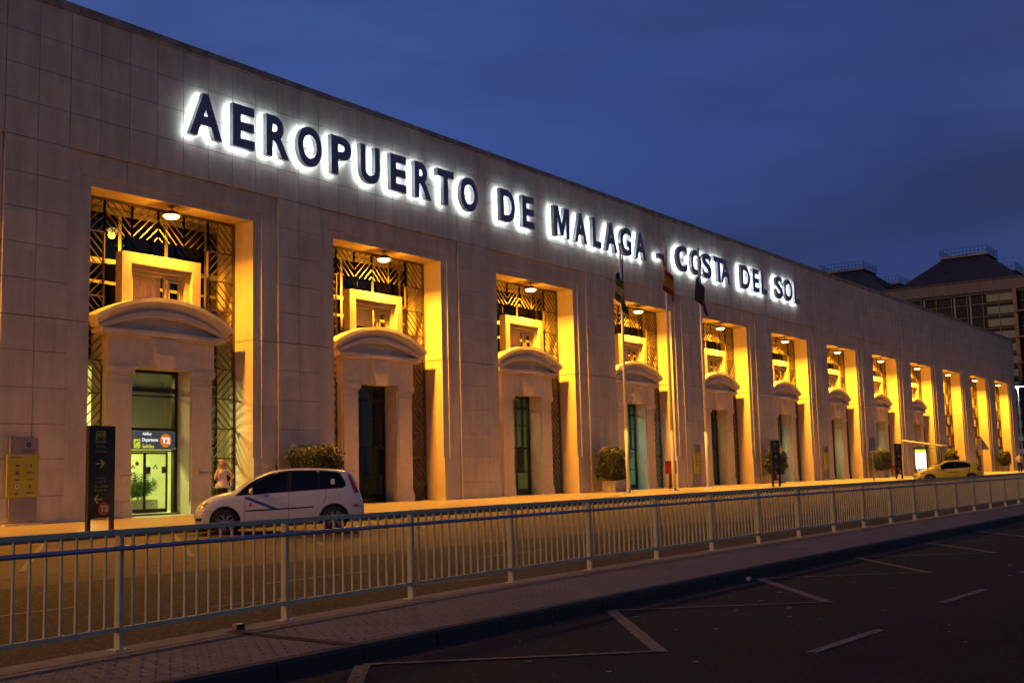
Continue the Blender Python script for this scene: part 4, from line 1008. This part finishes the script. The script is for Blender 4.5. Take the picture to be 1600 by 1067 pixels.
# ------------------------------------------------------------------ cars
def interp(tab, x):
    if x <= tab[0][0]: return tab[0][1:] if len(tab[0]) > 2 else tab[0][1]
    for a, b in zip(tab, tab[1:]):
        if x <= b[0]:
            t = (x-a[0])/(b[0]-a[0]); r_ = [a[i]+(b[i]-a[i])*t for i in range(1, len(a))]
            return r_ if len(r_) > 1 else r_[0]
    return tab[-1][1:] if len(tab[-1]) > 2 else tab[-1][1]
def make_car(name, label, cat, cfg, loc, head, scale):
    """cfg coordinates: x runs from the nose (0) to the tail; y to the side; z up from the ground"""
    L_, Wd = cfg['L'], cfg['W']; root = empty(name, (loc[0], loc[1], loc[2]), math.atan2(head[1], head[0])); root.scale = (scale,)*3; tag(root, label, cat)
    xm = (cfg['wf']+cfg['wr'])/2
    def P_(x, y, z): return (xm-x, y, z)       # local +X points to the nose
    top, belt, wid = cfg['top'], cfg['belt'], cfg['wid']
    xs_ = cfg['st']; rows = []
    for x in xs_:
        zt = interp(top, x); zb = min(interp(belt, x), zt-.03); w = interp(wid, x)*Wd/2; zl = interp(cfg['low'], x)
        tum = interp(cfg['tum'], x)
        gh = max(0, zt-zb)
        sec = [(0, zl), (w*.80, zl), (w*.95, zl+.06), (w*.985, zl+(zb-zl)*.35), (w, zl+(zb-zl)*.62), (w*.985, zl+(zb-zl)*.86), (w*.955, zb)]
        if gh > .22:
            sec += [(w*.955-tum*.45, zb+gh*.5), (w*.955-tum*.82, zb+gh*.86), (w*.955-tum*1.25, zb+gh*.965), (w*.40, zt-.004), (0, zt)]
        else:
            sec += [(w*.90, zb+gh*.45), (w*.82, zb+gh*.75), (w*.66, zb+gh*.90), (w*.36, zt-.004), (0, zt)]
        rows.append([P_(x, y, z) for y, z in sec])
    n = len(rows[0]); vs = [v for r_ in rows for v in r_]
    fs = [(i*n+j, i*n+j+1, (i+1)*n+j+1, (i+1)*n+j) for i in range(len(rows)-1) for j in range(n-1)]
    m0 = len(vs); vs += [(x, -y, z) for x, y, z in vs]
    fs += [(m0+i*n+j+1, m0+i*n+j, m0+(i+1)*n+j, m0+(i+1)*n+j+1) for i in range(len(rows)-1) for j in range(n-1)]
    for i in (0, len(rows)-1):
        for j in range(n-1): fs.append((i*n+j, i*n+j+1, m0+i*n+j+1, m0+i*n+j))
    me = bpy.data.meshes.new('body'); me.from_pydata(vs, [], fs)
    bm = bmesh.new(); bm.from_mesh(me); bmesh.ops.remove_doubles(bm, verts=bm.verts, dist=.0008); bmesh.ops.recalc_face_normals(bm, faces=bm.faces); bm.to_mesh(me); bm.free()
    tmp = bpy.data.objects.new('tmp', me); C.objects.link(tmp)
    sb = tmp.modifiers.new('s', 'SUBSURF'); sb.levels = 3; sb.render_levels = 3
    wr = cfg['rad']+.055
    cuts = []
    for wx in (cfg['wf'], cfg['wr']):
        for sg_ in (-1, 1):
            mb = MB(); mb.lathe([(0,Wd*.5-.33),(wr,Wd*.5-.33),(wr,Wd),(0,Wd)], (0,0,0), 'y', 40); c = mb.build('cut'); c.location = P_(wx, 0, cfg['rad']+.01); c.rotation_euler = (0, 0, 0 if sg_ > 0 else math.pi); cuts.append(c)
            bo = tmp.modifiers.new('b', 'BOOLEAN'); bo.object = c; bo.operation = 'DIFFERENCE'; bo.solver = 'EXACT'
    # keep a solid middle so the arches have an inside
    me2 = mesh_of(tmp); 
    bpy.data.objects.remove(tmp)
    for c in cuts: bpy.data.objects.remove(c)
    me2.materials.clear(); me2.materials.append(cfg['paint']); me2.materials.append(M['trim'])
    for p_ in me2.polygons:
        p_.use_smooth = True
        cc = p_.center; nrm = p_.normal
        inarch = False
        for wx in (cfg['wf'], cfg['wr']):
            q = P_(wx, 0, cfg['rad']+.01); d_ = math.hypot(cc.x-q[0], cc.z-q[2])
            if d_ < wr+.004 and abs(nrm.y) < .35 and (nrm.x*(cc.x-q[0])+nrm.z*(cc.z-q[2])) < 0: inarch = True
        p_.material_index = 1 if (inarch or cc.z < cfg.get('skirt', .2)) else 0
    body = bpy.data.objects.new('body', me2); C.objects.link(body); body.parent = root
    bm = bmesh.new(); bm.from_mesh(me2); tree = BVHTree.FromBMesh(bm); bm.free()
    def patch(nm, polys, m, side, off=.006, parent=None, minlen=.09, axis='y'):
        # polys in (x, z) seen from the side; projected on the body's skin
        bmm = bmesh.new()
        for poly in polys:
            vv = [bmm.verts.new((a, 0, b)) for a, b in poly]; bmm.faces.new(vv)
        bmesh.ops.triangulate(bmm, faces=bmm.faces[:])
        for _ in range(7):
            ed = [e for e in bmm.edges if e.calc_length() > minlen]
            if not ed: break
            bmesh.ops.subdivide_edges(bmm, edges=ed, cuts=1); bmesh.ops.triangulate(bmm, faces=[f for f in bmm.faces if len(f.verts) > 3])
        ok = {}
        for v in bmm.verts:
            a, b = v.co.x, v.co.z
            if axis == 'y': o_ = Vector(P_(a, side*3, b)); d_ = Vector((0, -side, 0))
            elif axis == 'x': o_ = Vector(P_(-2 if side > 0 else L_+2, 0, b)); o_.y = a; d_ = Vector((-side, 0, 0))
            hit = tree.ray_cast(o_, d_)
            if hit[0] is None: near = tree.find_nearest(Vector(P_(a, side*Wd*.4, b)) if axis == 'y' else Vector((o_.x*.7, a, b))); p3, n3 = near[0], near[1]
            else: p3, n3 = hit[0], hit[1]
            if n3.dot(d_) > 0: n3 = -n3
            v.co = p3+n3*off
        bmesh.ops.recalc_face_normals(bmm, faces=bmm.faces)
        mm = bpy.data.meshes.new(nm); bmm.to_mesh(mm); bmm.free(); mm.materials.append(m)
        for p_ in mm.polygons: p_.use_smooth = True
        o = bpy.data.objects.new(nm, mm); C.objects.link(o); o.parent = parent or body
        if not parent: o.parent = root
        return o
    for side in (1, -1):
        for nm, polys, m_, off in cfg['side']: patch(nm, polys, M[m_], side, off)
    for nm, polys, m_, off, sd_ in cfg['ends']: patch(nm, polys, M[m_], sd_, off, axis='x')
    # windscreen and tailgate glass follow the body from above
    for nm, x0, x1, wy, m_ in cfg['screens']:
        mb = MB(); mb.use(M[m_]); nx, ny = 10, 16; vs = []
        for i in range(nx+1):
            for j in range(ny+1):
                x = x0+(x1-x0)*i/nx; w = wy[0]+(wy[1]-wy[0])*i/nx; y = -w+2*w*j/ny
                hit = tree.ray_cast(Vector(P_(x, y, 4)), Vector((0,0,-1)))
                p3 = hit[0]+hit[1]*.006 if hit[0] is not None else Vector(P_(x, y, 1)); vs.append(tuple(p3))
        mb.add(vs, [(i*(ny+1)+j, (i+1)*(ny+1)+j, (i+1)*(ny+1)+j+1, i*(ny+1)+j+1) for i in range(nx) for j in range(ny)]); mb.build(nm, root, smooth=True)
    # mirrors
    for side in (1, -1):
        mx_, mz_ = cfg['mirror']; w = interp(wid, mx_)*Wd/2*.955
        mb = MB(); mb.use(cfg['paint']); mb.lathe([(0,-.09),(.07,-.07),(.10,-.01),(.105,.04),(.085,.055),(0,.055)], (0,0,0), 'x', 16)
        mb.v = [(-(v[0]*.75), v[1]*1.15, v[2]*.8) for v in mb.v]; o = mb.build('wing_mirror', root, smooth=True); o.location = Vector(P_(mx_, side*(w+.14), mz_))
        mb = MB(); mb.use(M['trim']); mb.beam((0, 0, -.03), (-.02, -side*.16, -.06), .04, .05); mb.build('mirror_arm', o)
    # wheels
    def wheel():
        rd = cfg['rad']; tb = MB(); tb.use(M['tyre'])
        tb.lathe([(rd*.66,-.10),(rd*.90,-.105),(rd*.985,-.085),(rd,-.05),(rd,.05),(rd*.985,.085),(rd*.90,.105),(rd*.66,.10)], (0,0,0), 'y', 48); t_ = tb.build('tyre', None, smooth=True)
        rb = MB(); rb.use(M['rim']); rr_ = rd*.70
        rb.lathe([(rr_,-.09),(rr_,.095),(rr_*.93,.10),(rr_*.90,.085),(rr_*.90,-.06),(rr_*.93,-.09)], (0,0,0), 'y', 48)
        ns_ = cfg.get('spokes', 5)
        for q in range(ns_):
            a = 2*math.pi*q/ns_+.3
            for da in (-.17, .17):
                rb.beam((.05*math.cos(a), .082, .05*math.sin(a)), (rr_*.93*math.cos(a+da), .080, rr_*.93*math.sin(a+da)), .032, .02, (0,1,0))
        rb.lathe([(0,.095),(.05,.093),(.06,.07),(.06,.03),(0,.03)], (0,0,0), 'y', 18)
        rb.use(M['black']); rb.lathe([(0,.02),(rr_*.89,.02),(rr_*.89,.01),(0,.01)], (0,0,0), 'y', 32)
        return t_, rb
    wp = None
    for wx in (cfg['wf'], cfg['wr']):
        for side in (1, -1):
            t_, rb = wheel(); w_ = bpy.data.objects.new('wheel', None); C.objects.link(w_); w_.parent = root
            w_.location = P_(wx, side*(Wd/2-.125), cfg['rad']); t_.parent = w_; r_ = rb.build('rim', w_)
            if side < 0: w_.rotation_euler = (0, 0, math.pi)
    return root, tree, P_, body
van = dict(L=4.25, W=1.80, wf=.79, wr=3.49, rad=.325, skirt=.23, paint=M['white_car'],
    st=[0, .05, .14, .28, .45, .65, .85, 1.0, 1.15, 1.35, 1.6, 1.85, 2.1, 2.4, 2.8, 3.2, 3.55, 3.80, 3.95, 4.06, 4.16, 4.23, 4.25],
    top=[(0,.56),(.05,.70),(.14,.80),(.28,.90),(.45,.98),(.65,1.03),(.85,1.065),(1.0,1.10),(1.15,1.20),(1.35,1.33),(1.6,1.46),(1.85,1.555),(2.1,1.605),(2.4,1.63),(2.8,1.63),(3.2,1.61),(3.55,1.58),(3.80,1.54),(3.90,1.50),(3.97,1.42),(4.06,1.22),(4.15,.98),(4.23,.70),(4.25,.60)],
    belt=[(0,.50),(.14,.70),(.3,.80),(.6,.92),(1.0,.96),(1.5,.985),(2.5,1.04),(3.4,1.10),(3.8,1.12),(4.06,1.02),(4.15,.9),(4.25,.55)],
    wid=[(0,.70),(.05,.78),(.14,.87),(.28,.93),(.45,.965),(.7,.985),(1.2,1),(3.2,1),(3.7,.985),(4.0,.95),(4.16,.90),(4.23,.84),(4.25,.80)],
    low=[(0,.26),(.2,.20),(.6,.20),(3.8,.21),(4.1,.28),(4.25,.34)],
    tum=[(0,.05),(1.0,.10),(1.6,.17),(3.5,.18),(4.1,.14),(4.25,.05)],
    mirror=(1.44, 1.07), spokes=7,
    side=[('window', [[(1.12,.995),(1.28,1.0),(1.60,1.36),(1.42,1.27)]], 'carglass', .006),
          ('window', [[(1.36,1.0),(2.30,1.045),(2.33,1.525),(2.05,1.50),(1.83,1.44),(1.66,1.35),(1.5,1.22)]], 'carglass', .006),
          ('window', [[(2.41,1.05),(3.08,1.085),(3.06,1.525),(2.42,1.535)]], 'carglass', .006),
          ('window', [[(3.14,1.09),(3.62,1.12),(3.70,1.16),(3.72,1.23),(3.60,1.44),(3.52,1.475),(3.13,1.52)]], 'carglass', .006),
          ('window_rubber', [[(1.03,.965),(3.70,1.095),(3.78,1.15),(3.77,1.24),(3.63,1.48),(3.52,1.51),(3.1,1.555),(2.4,1.57),(2.05,1.535),(1.8,1.47),(1.55,1.37),(1.30,1.21)]], 'trim', .003),
          ('rub_strip', [[(1.30,.575),(2.96,.625),(2.96,.655),(1.30,.605)]], 'trim', .012),
          ('door_stripe', [[(1.28,.93),(1.36,.93),(2.14,.605),(1.98,.600),(1.28,.885)]], 'blue_stripe', .004),
          ('door_crest', [[(1.38,.69),(1.44,.69),(1.44,.78),(1.38,.78)]], 'orange_print', .005),
          ('door_number', [[(1.76,.905),(1.79,.905),(1.79,.945),(1.76,.945)],[(1.81,.905),(1.84,.905),(1.84,.945),(1.81,.945)],[(1.76,.955),(1.88,.96),(1.88,.975),(1.76,.97)]], 'blue_stripe', .005),
          ('panel_seam', [[(1.27,.30),(1.28,.30),(1.28,.96),(1.27,.96)],[(2.345,.28),(2.355,.28),(2.365,1.04),(2.355,1.04)],[(3.22,.72),(3.27,.85),(3.28,1.09),(3.27,1.09),(3.26,.86),(3.21,.73)]], 'seam', .0025),
          ('door_handle', [[(2.02,.885),(2.22,.895),(2.22,.925),(2.02,.915)]], 'white_car', .022),
          ('door_handle', [[(2.94,.935),(3.14,.945),(3.14,.975),(2.94,.965)]], 'white_car', .022),
          ('headlight', [[(.07,.66),(.20,.66),(.38,.80),(.37,.84),(.20,.80),(.08,.72)]], 'headlamp', .006),
          ('side_repeater', [[(1.10,.80),(1.15,.80),(1.15,.82),(1.10,.82)]], 'orange_print', .006),
          ('tail_light', [[(3.83,1.42),(3.90,1.40),(4.10,.98),(4.00,.95),(3.93,1.12)]], 'taillamp', .008),
          ('bumper_seam', [[(.10,.585),(.62,.60),(.62,.608),(.10,.595)],[(3.92,.60),(4.2,.62),(4.2,.63),(3.92,.61)]], 'seam', .0025),
          ('fog_light', [[(.05,.36),(.20,.36),(.22,.43),(.07,.44)]], 'trim', .006),
          ('fuel_flap', [[(3.48,.80),(3.487,.80),(3.487,.93),(3.48,.93)],[(3.62,.80),(3.627,.80),(3.627,.93),(3.62,.93)],[(3.48,.93),(3.627,.93),(3.627,.937),(3.48,.937)]], 'seam', .0025),
          ('reflector', [[(3.97,.63),(4.08,.63),(4.08,.68),(3.97,.68)]], 'taillamp', .008),
          ('window_sticker', [[(3.40,1.19),(3.50,1.19),(3.50,1.33),(3.40,1.33)]], 'white_print', .009)],
    ends=[('grille', [[(-.5,.40),(.5,.40),(.55,.52),(-.55,.52)]], 'trim', .006, 1), ('number_plate', [[(-.25,.53),(.25,.53),(.25,.63),(-.25,.63)]], 'white_print', .01, 1), ('number_plate', [[(-.25,.72),(.25,.72),(.25,.83),(-.25,.83)]], 'white_print', .01, -1)],
    screens=[('windscreen', 1.08, 1.86, (.70,.60), 'carglass'), ('rear_window', 3.93, 4.07, (.58,.62), 'carglass')])
vh = Vector((-.701, .713)).normalized(); vn = Vector((.713, .701)).normalized()
vc = Vector((-1.06, -9.255))+vn*.775*.95
van_root, vt, vP, vbody = make_car('white_van', 'white people carrier taxi with a diagonal blue door stripe', 'car', van, (vc.x, vc.y, road_z(vc.y)-.0), vh, .951)
mb = MB(); mb.use(M['black']); mb.lathe([(0,.12),(.03,.12),(.045,.02),(.05,0),(0,0)], vP(2.02, .25, 1.60), 'z', 14); mb.build('roof_beacon', van_root)
mb = MB(); mb.use(M['black']); mb.tube(vP(1.95, .0, 1.58), vP(1.72, .0, 1.70), .005, n=6); mb.build('aerial', van_root)
mb = MB(); mb.use(M['white_car']); mb.add([vP(3.78,-.6,1.535),vP(3.78,.6,1.535),vP(4.02,.58,1.50),vP(4.02,-.58,1.50),vP(3.78,-.6,1.56),vP(3.78,.6,1.56),vP(4.02,.58,1.52),vP(4.02,-.58,1.52)], [(3,2,1,0),(4,5,6,7),(0,1,5,4),(1,2,6,5),(2,3,7,6),(3,0,4,7)]); mb.build('spoiler', van_root)

hb = dict(L=4.02, W=1.72, wf=.80, wr=3.31, rad=.315, skirt=.20, paint=M['yellow_car'],
    st=[0, .05, .14, .28, .45, .65, .85, 1.0, 1.15, 1.35, 1.6, 1.85, 2.1, 2.4, 2.8, 3.1, 3.4, 3.6, 3.75, 3.86, 3.95, 4.0, 4.02],
    top=[(0,.50),(.05,.64),(.14,.74),(.28,.83),(.45,.90),(.65,.96),(.85,1.00),(1.0,1.05),(1.15,1.13),(1.35,1.24),(1.6,1.36),(1.85,1.44),(2.1,1.475),(2.4,1.49),(2.8,1.48),(3.1,1.46),(3.4,1.42),(3.6,1.37),(3.75,1.22),(3.86,1.02),(3.95,.86),(4.0,.65),(4.02,.55)],
    belt=[(0,.45),(.14,.64),(.3,.73),(.6,.85),(1.0,.90),(1.5,.93),(2.5,.98),(3.2,1.04),(3.6,1.06),(3.8,.98),(4.02,.5)],
    wid=[(0,.66),(.05,.75),(.14,.84),(.28,.91),(.45,.95),(.7,.98),(1.2,1),(3.2,1),(3.6,.975),(3.86,.92),(3.97,.86),(4.02,.78)],
    low=[(0,.24),(.2,.18),(3.6,.19),(3.9,.26),(4.02,.32)],
    tum=[(0,.05),(1.0,.10),(1.6,.18),(3.3,.20),(3.8,.14),(4.02,.05)], mirror=(1.42, 1.0), spokes=5,
    side=[('window', [[(1.42,.955),(2.28,1.0),(2.30,1.38),(2.05,1.37),(1.80,1.31),(1.6,1.19)]], 'carglass', .006),
          ('window', [[(2.37,1.005),(3.08,1.045),(3.20,1.10),(3.18,1.20),(3.0,1.32),(2.38,1.385)]], 'carglass', .006),
          ('window_rubber', [[(1.30,.925),(3.12,1.02),(3.28,1.09),(3.25,1.22),(3.02,1.355),(2.35,1.415),(2.0,1.40),(1.76,1.33),(1.5,1.18)]], 'trim', .003),
          ('door_lettering', [[(1.92,.72),(2.62,.74),(2.62,.79),(1.92,.77)]], 'seam', .004),
          ('panel_seam', [[(1.29,.28),(1.30,.28),(1.30,.92),(1.29,.92)],[(2.33,.27),(2.34,.27),(2.345,1.0),(2.335,1.0)],[(3.0,.45),(3.01,.45),(3.2,.85),(3.2,1.04),(3.19,1.04),(3.19,.86)]], 'seam', .0025),
          ('door_handle', [[(2.08,.86),(2.25,.87),(2.25,.895),(2.08,.885)]], 'yellow_car', .022), ('door_handle', [[(2.88,.90),(3.05,.91),(3.05,.935),(2.88,.925)]], 'yellow_car', .022),
          ('headlight', [[(.10,.60),(.26,.60),(.52,.78),(.48,.81),(.24,.74),(.11,.66)]], 'headlamp', .006),
          ('fog_light', [[(.09,.32),(.26,.32),(.30,.46),(.12,.42)]], 'trim', .006),
          ('tail_light', [[(3.60,.92),(3.78,.80),(3.86,.80),(3.80,1.02),(3.70,1.10)]], 'taillamp', .008)],
    ends=[('grille', [[(-.45,.50),(.45,.50),(.50,.60),(-.50,.60)]], 'trim', .006, 1), ('lower_grille', [[(-.5,.26),(.5,.26),(.45,.38),(-.45,.38)]], 'trim', .006, 1), ('number_plate', [[(-.25,.39),(.25,.39),(.25,.49),(-.25,.49)]], 'white_print', .012, 1), ('number_plate', [[(-.25,.6),(.25,.6),(.25,.7),(-.25,.7)]], 'white_print', .01, -1)],
    screens=[('windscreen', 1.06, 1.80, (.66,.56), 'carglass'), ('rear_window', 3.62, 3.80, (.52,.56), 'carglass')])
yh = Vector((-.448, .893)).normalized()
make_car('yellow_hatchback', 'yellow five-door hatchback parked askew near the bus shelter', 'car', hb, (54.75, -10.06, road_z(-10.06)), yh, 1.0)

# ------------------------------------------------------------------ people
def skin_chain(name, verts, edges, m, parent=None, levels=2):
    me = bpy.data.meshes.new(name); me.from_pydata([v[:3] for v in verts], edges, [])
    o = bpy.data.objects.new(name, me); C.objects.link(o)
    sk = o.modifiers.new('skin', 'SKIN'); sk.use_smooth_shade = True
    if not me.skin_vertices: 
        bm = bmesh.new(); bm.from_mesh(me); bm.verts.layers.skin.verify(); bm.to_mesh(me); bm.free()
    for i, v in enumerate(verts):
        r_ = v[3]; me.skin_vertices[0].data[i].radius = (r_, v[4]) if len(v) > 4 else (r_, r_)
    me.skin_vertices[0].data[0].use_root = True
    o.modifiers.new('sub', 'SUBSURF').levels = levels; o.modifiers['sub'].render_levels = levels
    m2 = mesh_of(o); bpy.data.objects.remove(o)
    m2.materials.clear(); m2.materials.append(m)
    for p_ in m2.polygons: p_.use_smooth = True
    o = bpy.data.objects.new(name, m2); C.objects.link(o)
    if parent: o.parent = parent
    return o
def head_bits(parent, hz, hx, face, hairm, long_):
    f = Vector(face).normalized(); s_ = Vector((-f.y, f.x, 0)); c = Vector((hx, 0, hz))
    mb = MB(); mb.use(hairm); n = 18; vs = []
    for i in range(13):
        th = math.pi*i/12
        for j in range(n):
            ph = 2*math.pi*j/n; d = Vector((math.sin(th)*math.cos(ph), math.sin(th)*math.sin(ph), math.cos(th)))
            k = .108
            p3 = c+Vector((0,0,.02))+f*(-.012)+(f*d.dot(f)*1.02+s_*d.dot(s_)*.88+Vector((0,0,d.z*1.12)))*k
            if d.dot(f) > .25 and d.z < .45: p3 = c+(p3-c)*.80
            if long_ and d.dot(f) < .1 and d.z < -.1: p3.z -= .06
            vs.append(p3)
    mb.add(vs, [(i*n+j, i*n+(j+1)%n, (i+1)*n+(j+1)%n, (i+1)*n+j) for i in range(12) for j in range(n)]); mb.build('hair', parent, smooth=True)
    mb = MB(); mb.use(M['trousers'])
    for sg in (-1, 1):
        q = c+f*.088+s_*sg*.032+Vector((0,0,.005)); mb.lathe([(0,-.008),(.011,-.004),(.011,.004),(0,.008)], q, 'z', 8)
    q = c+f*.085+Vector((0,0,-.065)); mb.box(q.x-.018, q.x+.018, q.y-.006, q.y+.006, q.z-.005, q.z+.003); mb.build('face_features', parent)
def hand(v, e, base_i, wrist, dirv, palm_n, curl=.5, s_=1.0):
    # five short finger chains from a palm vertex
    W_ = Vector(wrist); d = Vector(dirv).normalized(); nn = Vector(palm_n).normalized(); sd = d.cross(nn).normalized()
    pi = len(v); pc = W_+d*.045; v.append((*pc, .020, .034)); e.append((base_i, pi))
    for q, (off, ln) in enumerate(((-.028,.065),(-.010,.078),(.010,.074),(.027,.058))):
        a = pc+d*.040+sd*off; b = a+d*ln*.5+nn*ln*.18*curl; c_ = b+d*ln*.30*(1-curl*.6)+nn*ln*.42*curl
        i = len(v); v += [(*a,.0095),(*b,.0085),(*c_,.0070)]; e += [(pi,i),(i,i+1),(i+1,i+2)]
    a = W_+d*.03-sd*.030; b = a+d*.028-sd*.020; c_ = b+d*.022+nn*.008; i = len(v)
    v += [(*a,.011),(*b,.010),(*c_,.008)]; e += [(pi,i),(i,i+1),(i+1,i+2)]
# woman: facing the camera, head turned to her right, right hand raised, left hand on hip
Wm = empty('person', (4.25, -.95, pave_z(4.25,-.95)), R(-32)); tag(Wm, 'person in white sleeveless blouse and dark trousers, one hand raised, other on hip', 'person')
# local frame: +X is the viewer's right, -Y is the front
v = [(0,0,.93,.135,.10),(0,0,1.05,.115,.085),(0,0,1.20,.125,.09),(0,0,1.34,.130,.085),(0,-.005,1.415,.075,.06),(0,-.01,1.47,.050,.050),(-.01,-.02,1.53,.068,.075),(-.012,-.025,1.60,.080,.090),(-.01,-.02,1.66,.060,.068)]
e = [(i,i+1) for i in range(8)]
# viewer-left arm (her right): elbow down, hand up at the chin
i = len(v); v += [(-.155,0,1.375,.052),(-.205,-.03,1.23,.042),(-.235,-.07,1.10,.038),(-.20,-.15,1.22,.033),(-.155,-.19,1.36,.026)]; e += [(3,i),(i,i+1),(i+1,i+2),(i+2,i+3),(i+3,i+4)]
hand(v, e, i+4, (-.155,-.19,1.36), (.25,.05,1), (1,.3,0), .6)
# viewer-right arm (her left): elbow out, hand on hip
i = len(v); v += [(.155,0,1.375,.052),(.26,.02,1.27,.042),(.365,.03,1.18,.038),(.27,-.03,1.07,.033),(.185,-.07,.99,.027)]; e += [(3,i),(i,i+1),(i+1,i+2),(i+2,i+3),(i+3,i+4)]
hand(v, e, i+4, (.185,-.07,.99), (-.8,-.35,-.3), (0,.6,-.6), .5)
for sg in (-1, 1):
    i = len(v); v += [(sg*.085,0,.84,.092),(sg*.095,-.01,.50,.060),(sg*.10,.01,.12,.040),(sg*.11,-.02,.05,.040),(sg*.13,-.15,.03,.030)]; e += [(0,i),(i,i+1),(i+1,i+2),(i+2,i+3),(i+3,i+4)]
skin_chain('body', v, e, M['skin'], Wm)
def garment(name, m, rings, parent, n=28):
    mb = MB(); mb.use(m); vs = []
    for cx_, cy_, z, rx, ry in rings:
        for j in range(n):
            a = 2*math.pi*j/n; f_ = 1+.035*math.sin(a*7+z*9)*(1 if z < 1.15 else .3)
            vs.append((cx_+rx*f_*math.cos(a), cy_+ry*f_*math.sin(a), z))
    mb.add(vs, [(i*n+j, i*n+(j+1)%n, (i+1)*n+(j+1)%n, (i+1)*n+j) for i in range(len(rings)-1) for j in range(n)])
    o = mb.build(name, parent, smooth=True); o.modifiers.new('s','SOLIDIFY').thickness = .006; return o
garment('blouse', M['blouse'], [(0,0,.83,.245,.175),(0,0,.92,.215,.155),(0,0,1.04,.145,.115),(0,0,1.15,.142,.118),(0,-.01,1.26,.160,.128),(0,-.005,1.35,.172,.115),(0,0,1.405,.150,.085),(0,0,1.43,.09,.065)], Wm)
v = [(0,0,.90,.135,.11)]; e = []
for sg in (-1, 1):
    i = len(v); v += [(sg*.085,0,.82,.100),(sg*.095,-.01,.50,.075),(sg*.10,.01,.10,.060)]; e += [(0,i),(i,i+1),(i+1,i+2)]
skin_chain('trousers', v, e, M['trousers'], Wm)
head_bits(Wm, 1.60, -.012, (-.75,-.66,0), M['hair'], True)
mb = MB(); mb.use(M['black']); mb.box(.10,.27,.10,.20,.92,1.22); mb.beam((.15,.10,1.22),(.10,.02,1.42),.025,.01); mb.beam((.10,-.02,1.425),(.155,-.10,1.15),.022,.01); mb.build('shoulder_bag', Wm)

Mn = empty('person', (90.6, -6.9, pave_z(90,-6.7)), R(-75)); tag(Mn, 'person in pale shirt and dark trousers walking at the far right end', 'person')
v = [(0,0,.95,.145,.11),(0,0,1.10,.14,.10),(0,0,1.28,.15,.105),(0,0,1.42,.150,.10),(0,0,1.50,.080,.07),(0,0,1.55,.058,.058),(0,-.015,1.62,.078,.088),(0,-.015,1.70,.085,.095),(0,-.01,1.75,.06,.07)]
e = [(i,i+1) for i in range(8)]
for sg in (-1, 1):
    i = len(v); v += [(sg*.18,0,1.44,.06),(sg*.25,.02,1.26,.048),(sg*.27,.0,1.12,.042),(sg*.22,-.14,1.10,.034),(sg*.12,-.22,1.12,.028)]; e += [(3,i),(i,i+1),(i+1,i+2),(i+2,i+3),(i+3,i+4)]
    hand(v, e, i+4, (sg*.12,-.22,1.12), (-sg*.9,-.3,0), (0,.3,1), .5)
    i = len(v); v += [(sg*.09,0,.86,.10),(sg*.10,-.06*sg,.50,.068),(sg*.10,.06*sg,.12,.045),(sg*.11,.03*sg,.05,.042),(sg*.12,-.10+.04*sg,.035,.032)]; e += [(0,i),(i,i+1),(i+1,i+2),(i+2,i+3),(i+3,i+4)]
skin_chain('body', v, e, M['skin'], Mn)
garment('shirt', M['blouse'], [(0,0,.93,.175,.14),(0,0,1.05,.17,.135),(0,0,1.25,.178,.135),(0,0,1.38,.185,.125),(0,0,1.46,.17,.10),(0,0,1.51,.10,.08)], Mn)
for sg in (-1, 1):
    mb = MB(); mb.use(M['blouse']); mb.tube((sg*.155,0,1.45),(sg*.255,.02,1.25),.075,.062,16,caps=False); mb.build('sleeve', Mn, smooth=True)
v = [(0,0,.94,.15,.125)]; e = []
for sg in (-1, 1):
    i = len(v); v += [(sg*.09,0,.85,.115),(sg*.10,-.06*sg,.50,.085),(sg*.10,.06*sg,.10,.068)]; e += [(0,i),(i,i+1),(i+1,i+2)]
skin_chain('trousers', v, e, M['trousers'], Mn)
head_bits(Mn, 1.70, 0, (0,-1,0), M['hair_dark'], False)
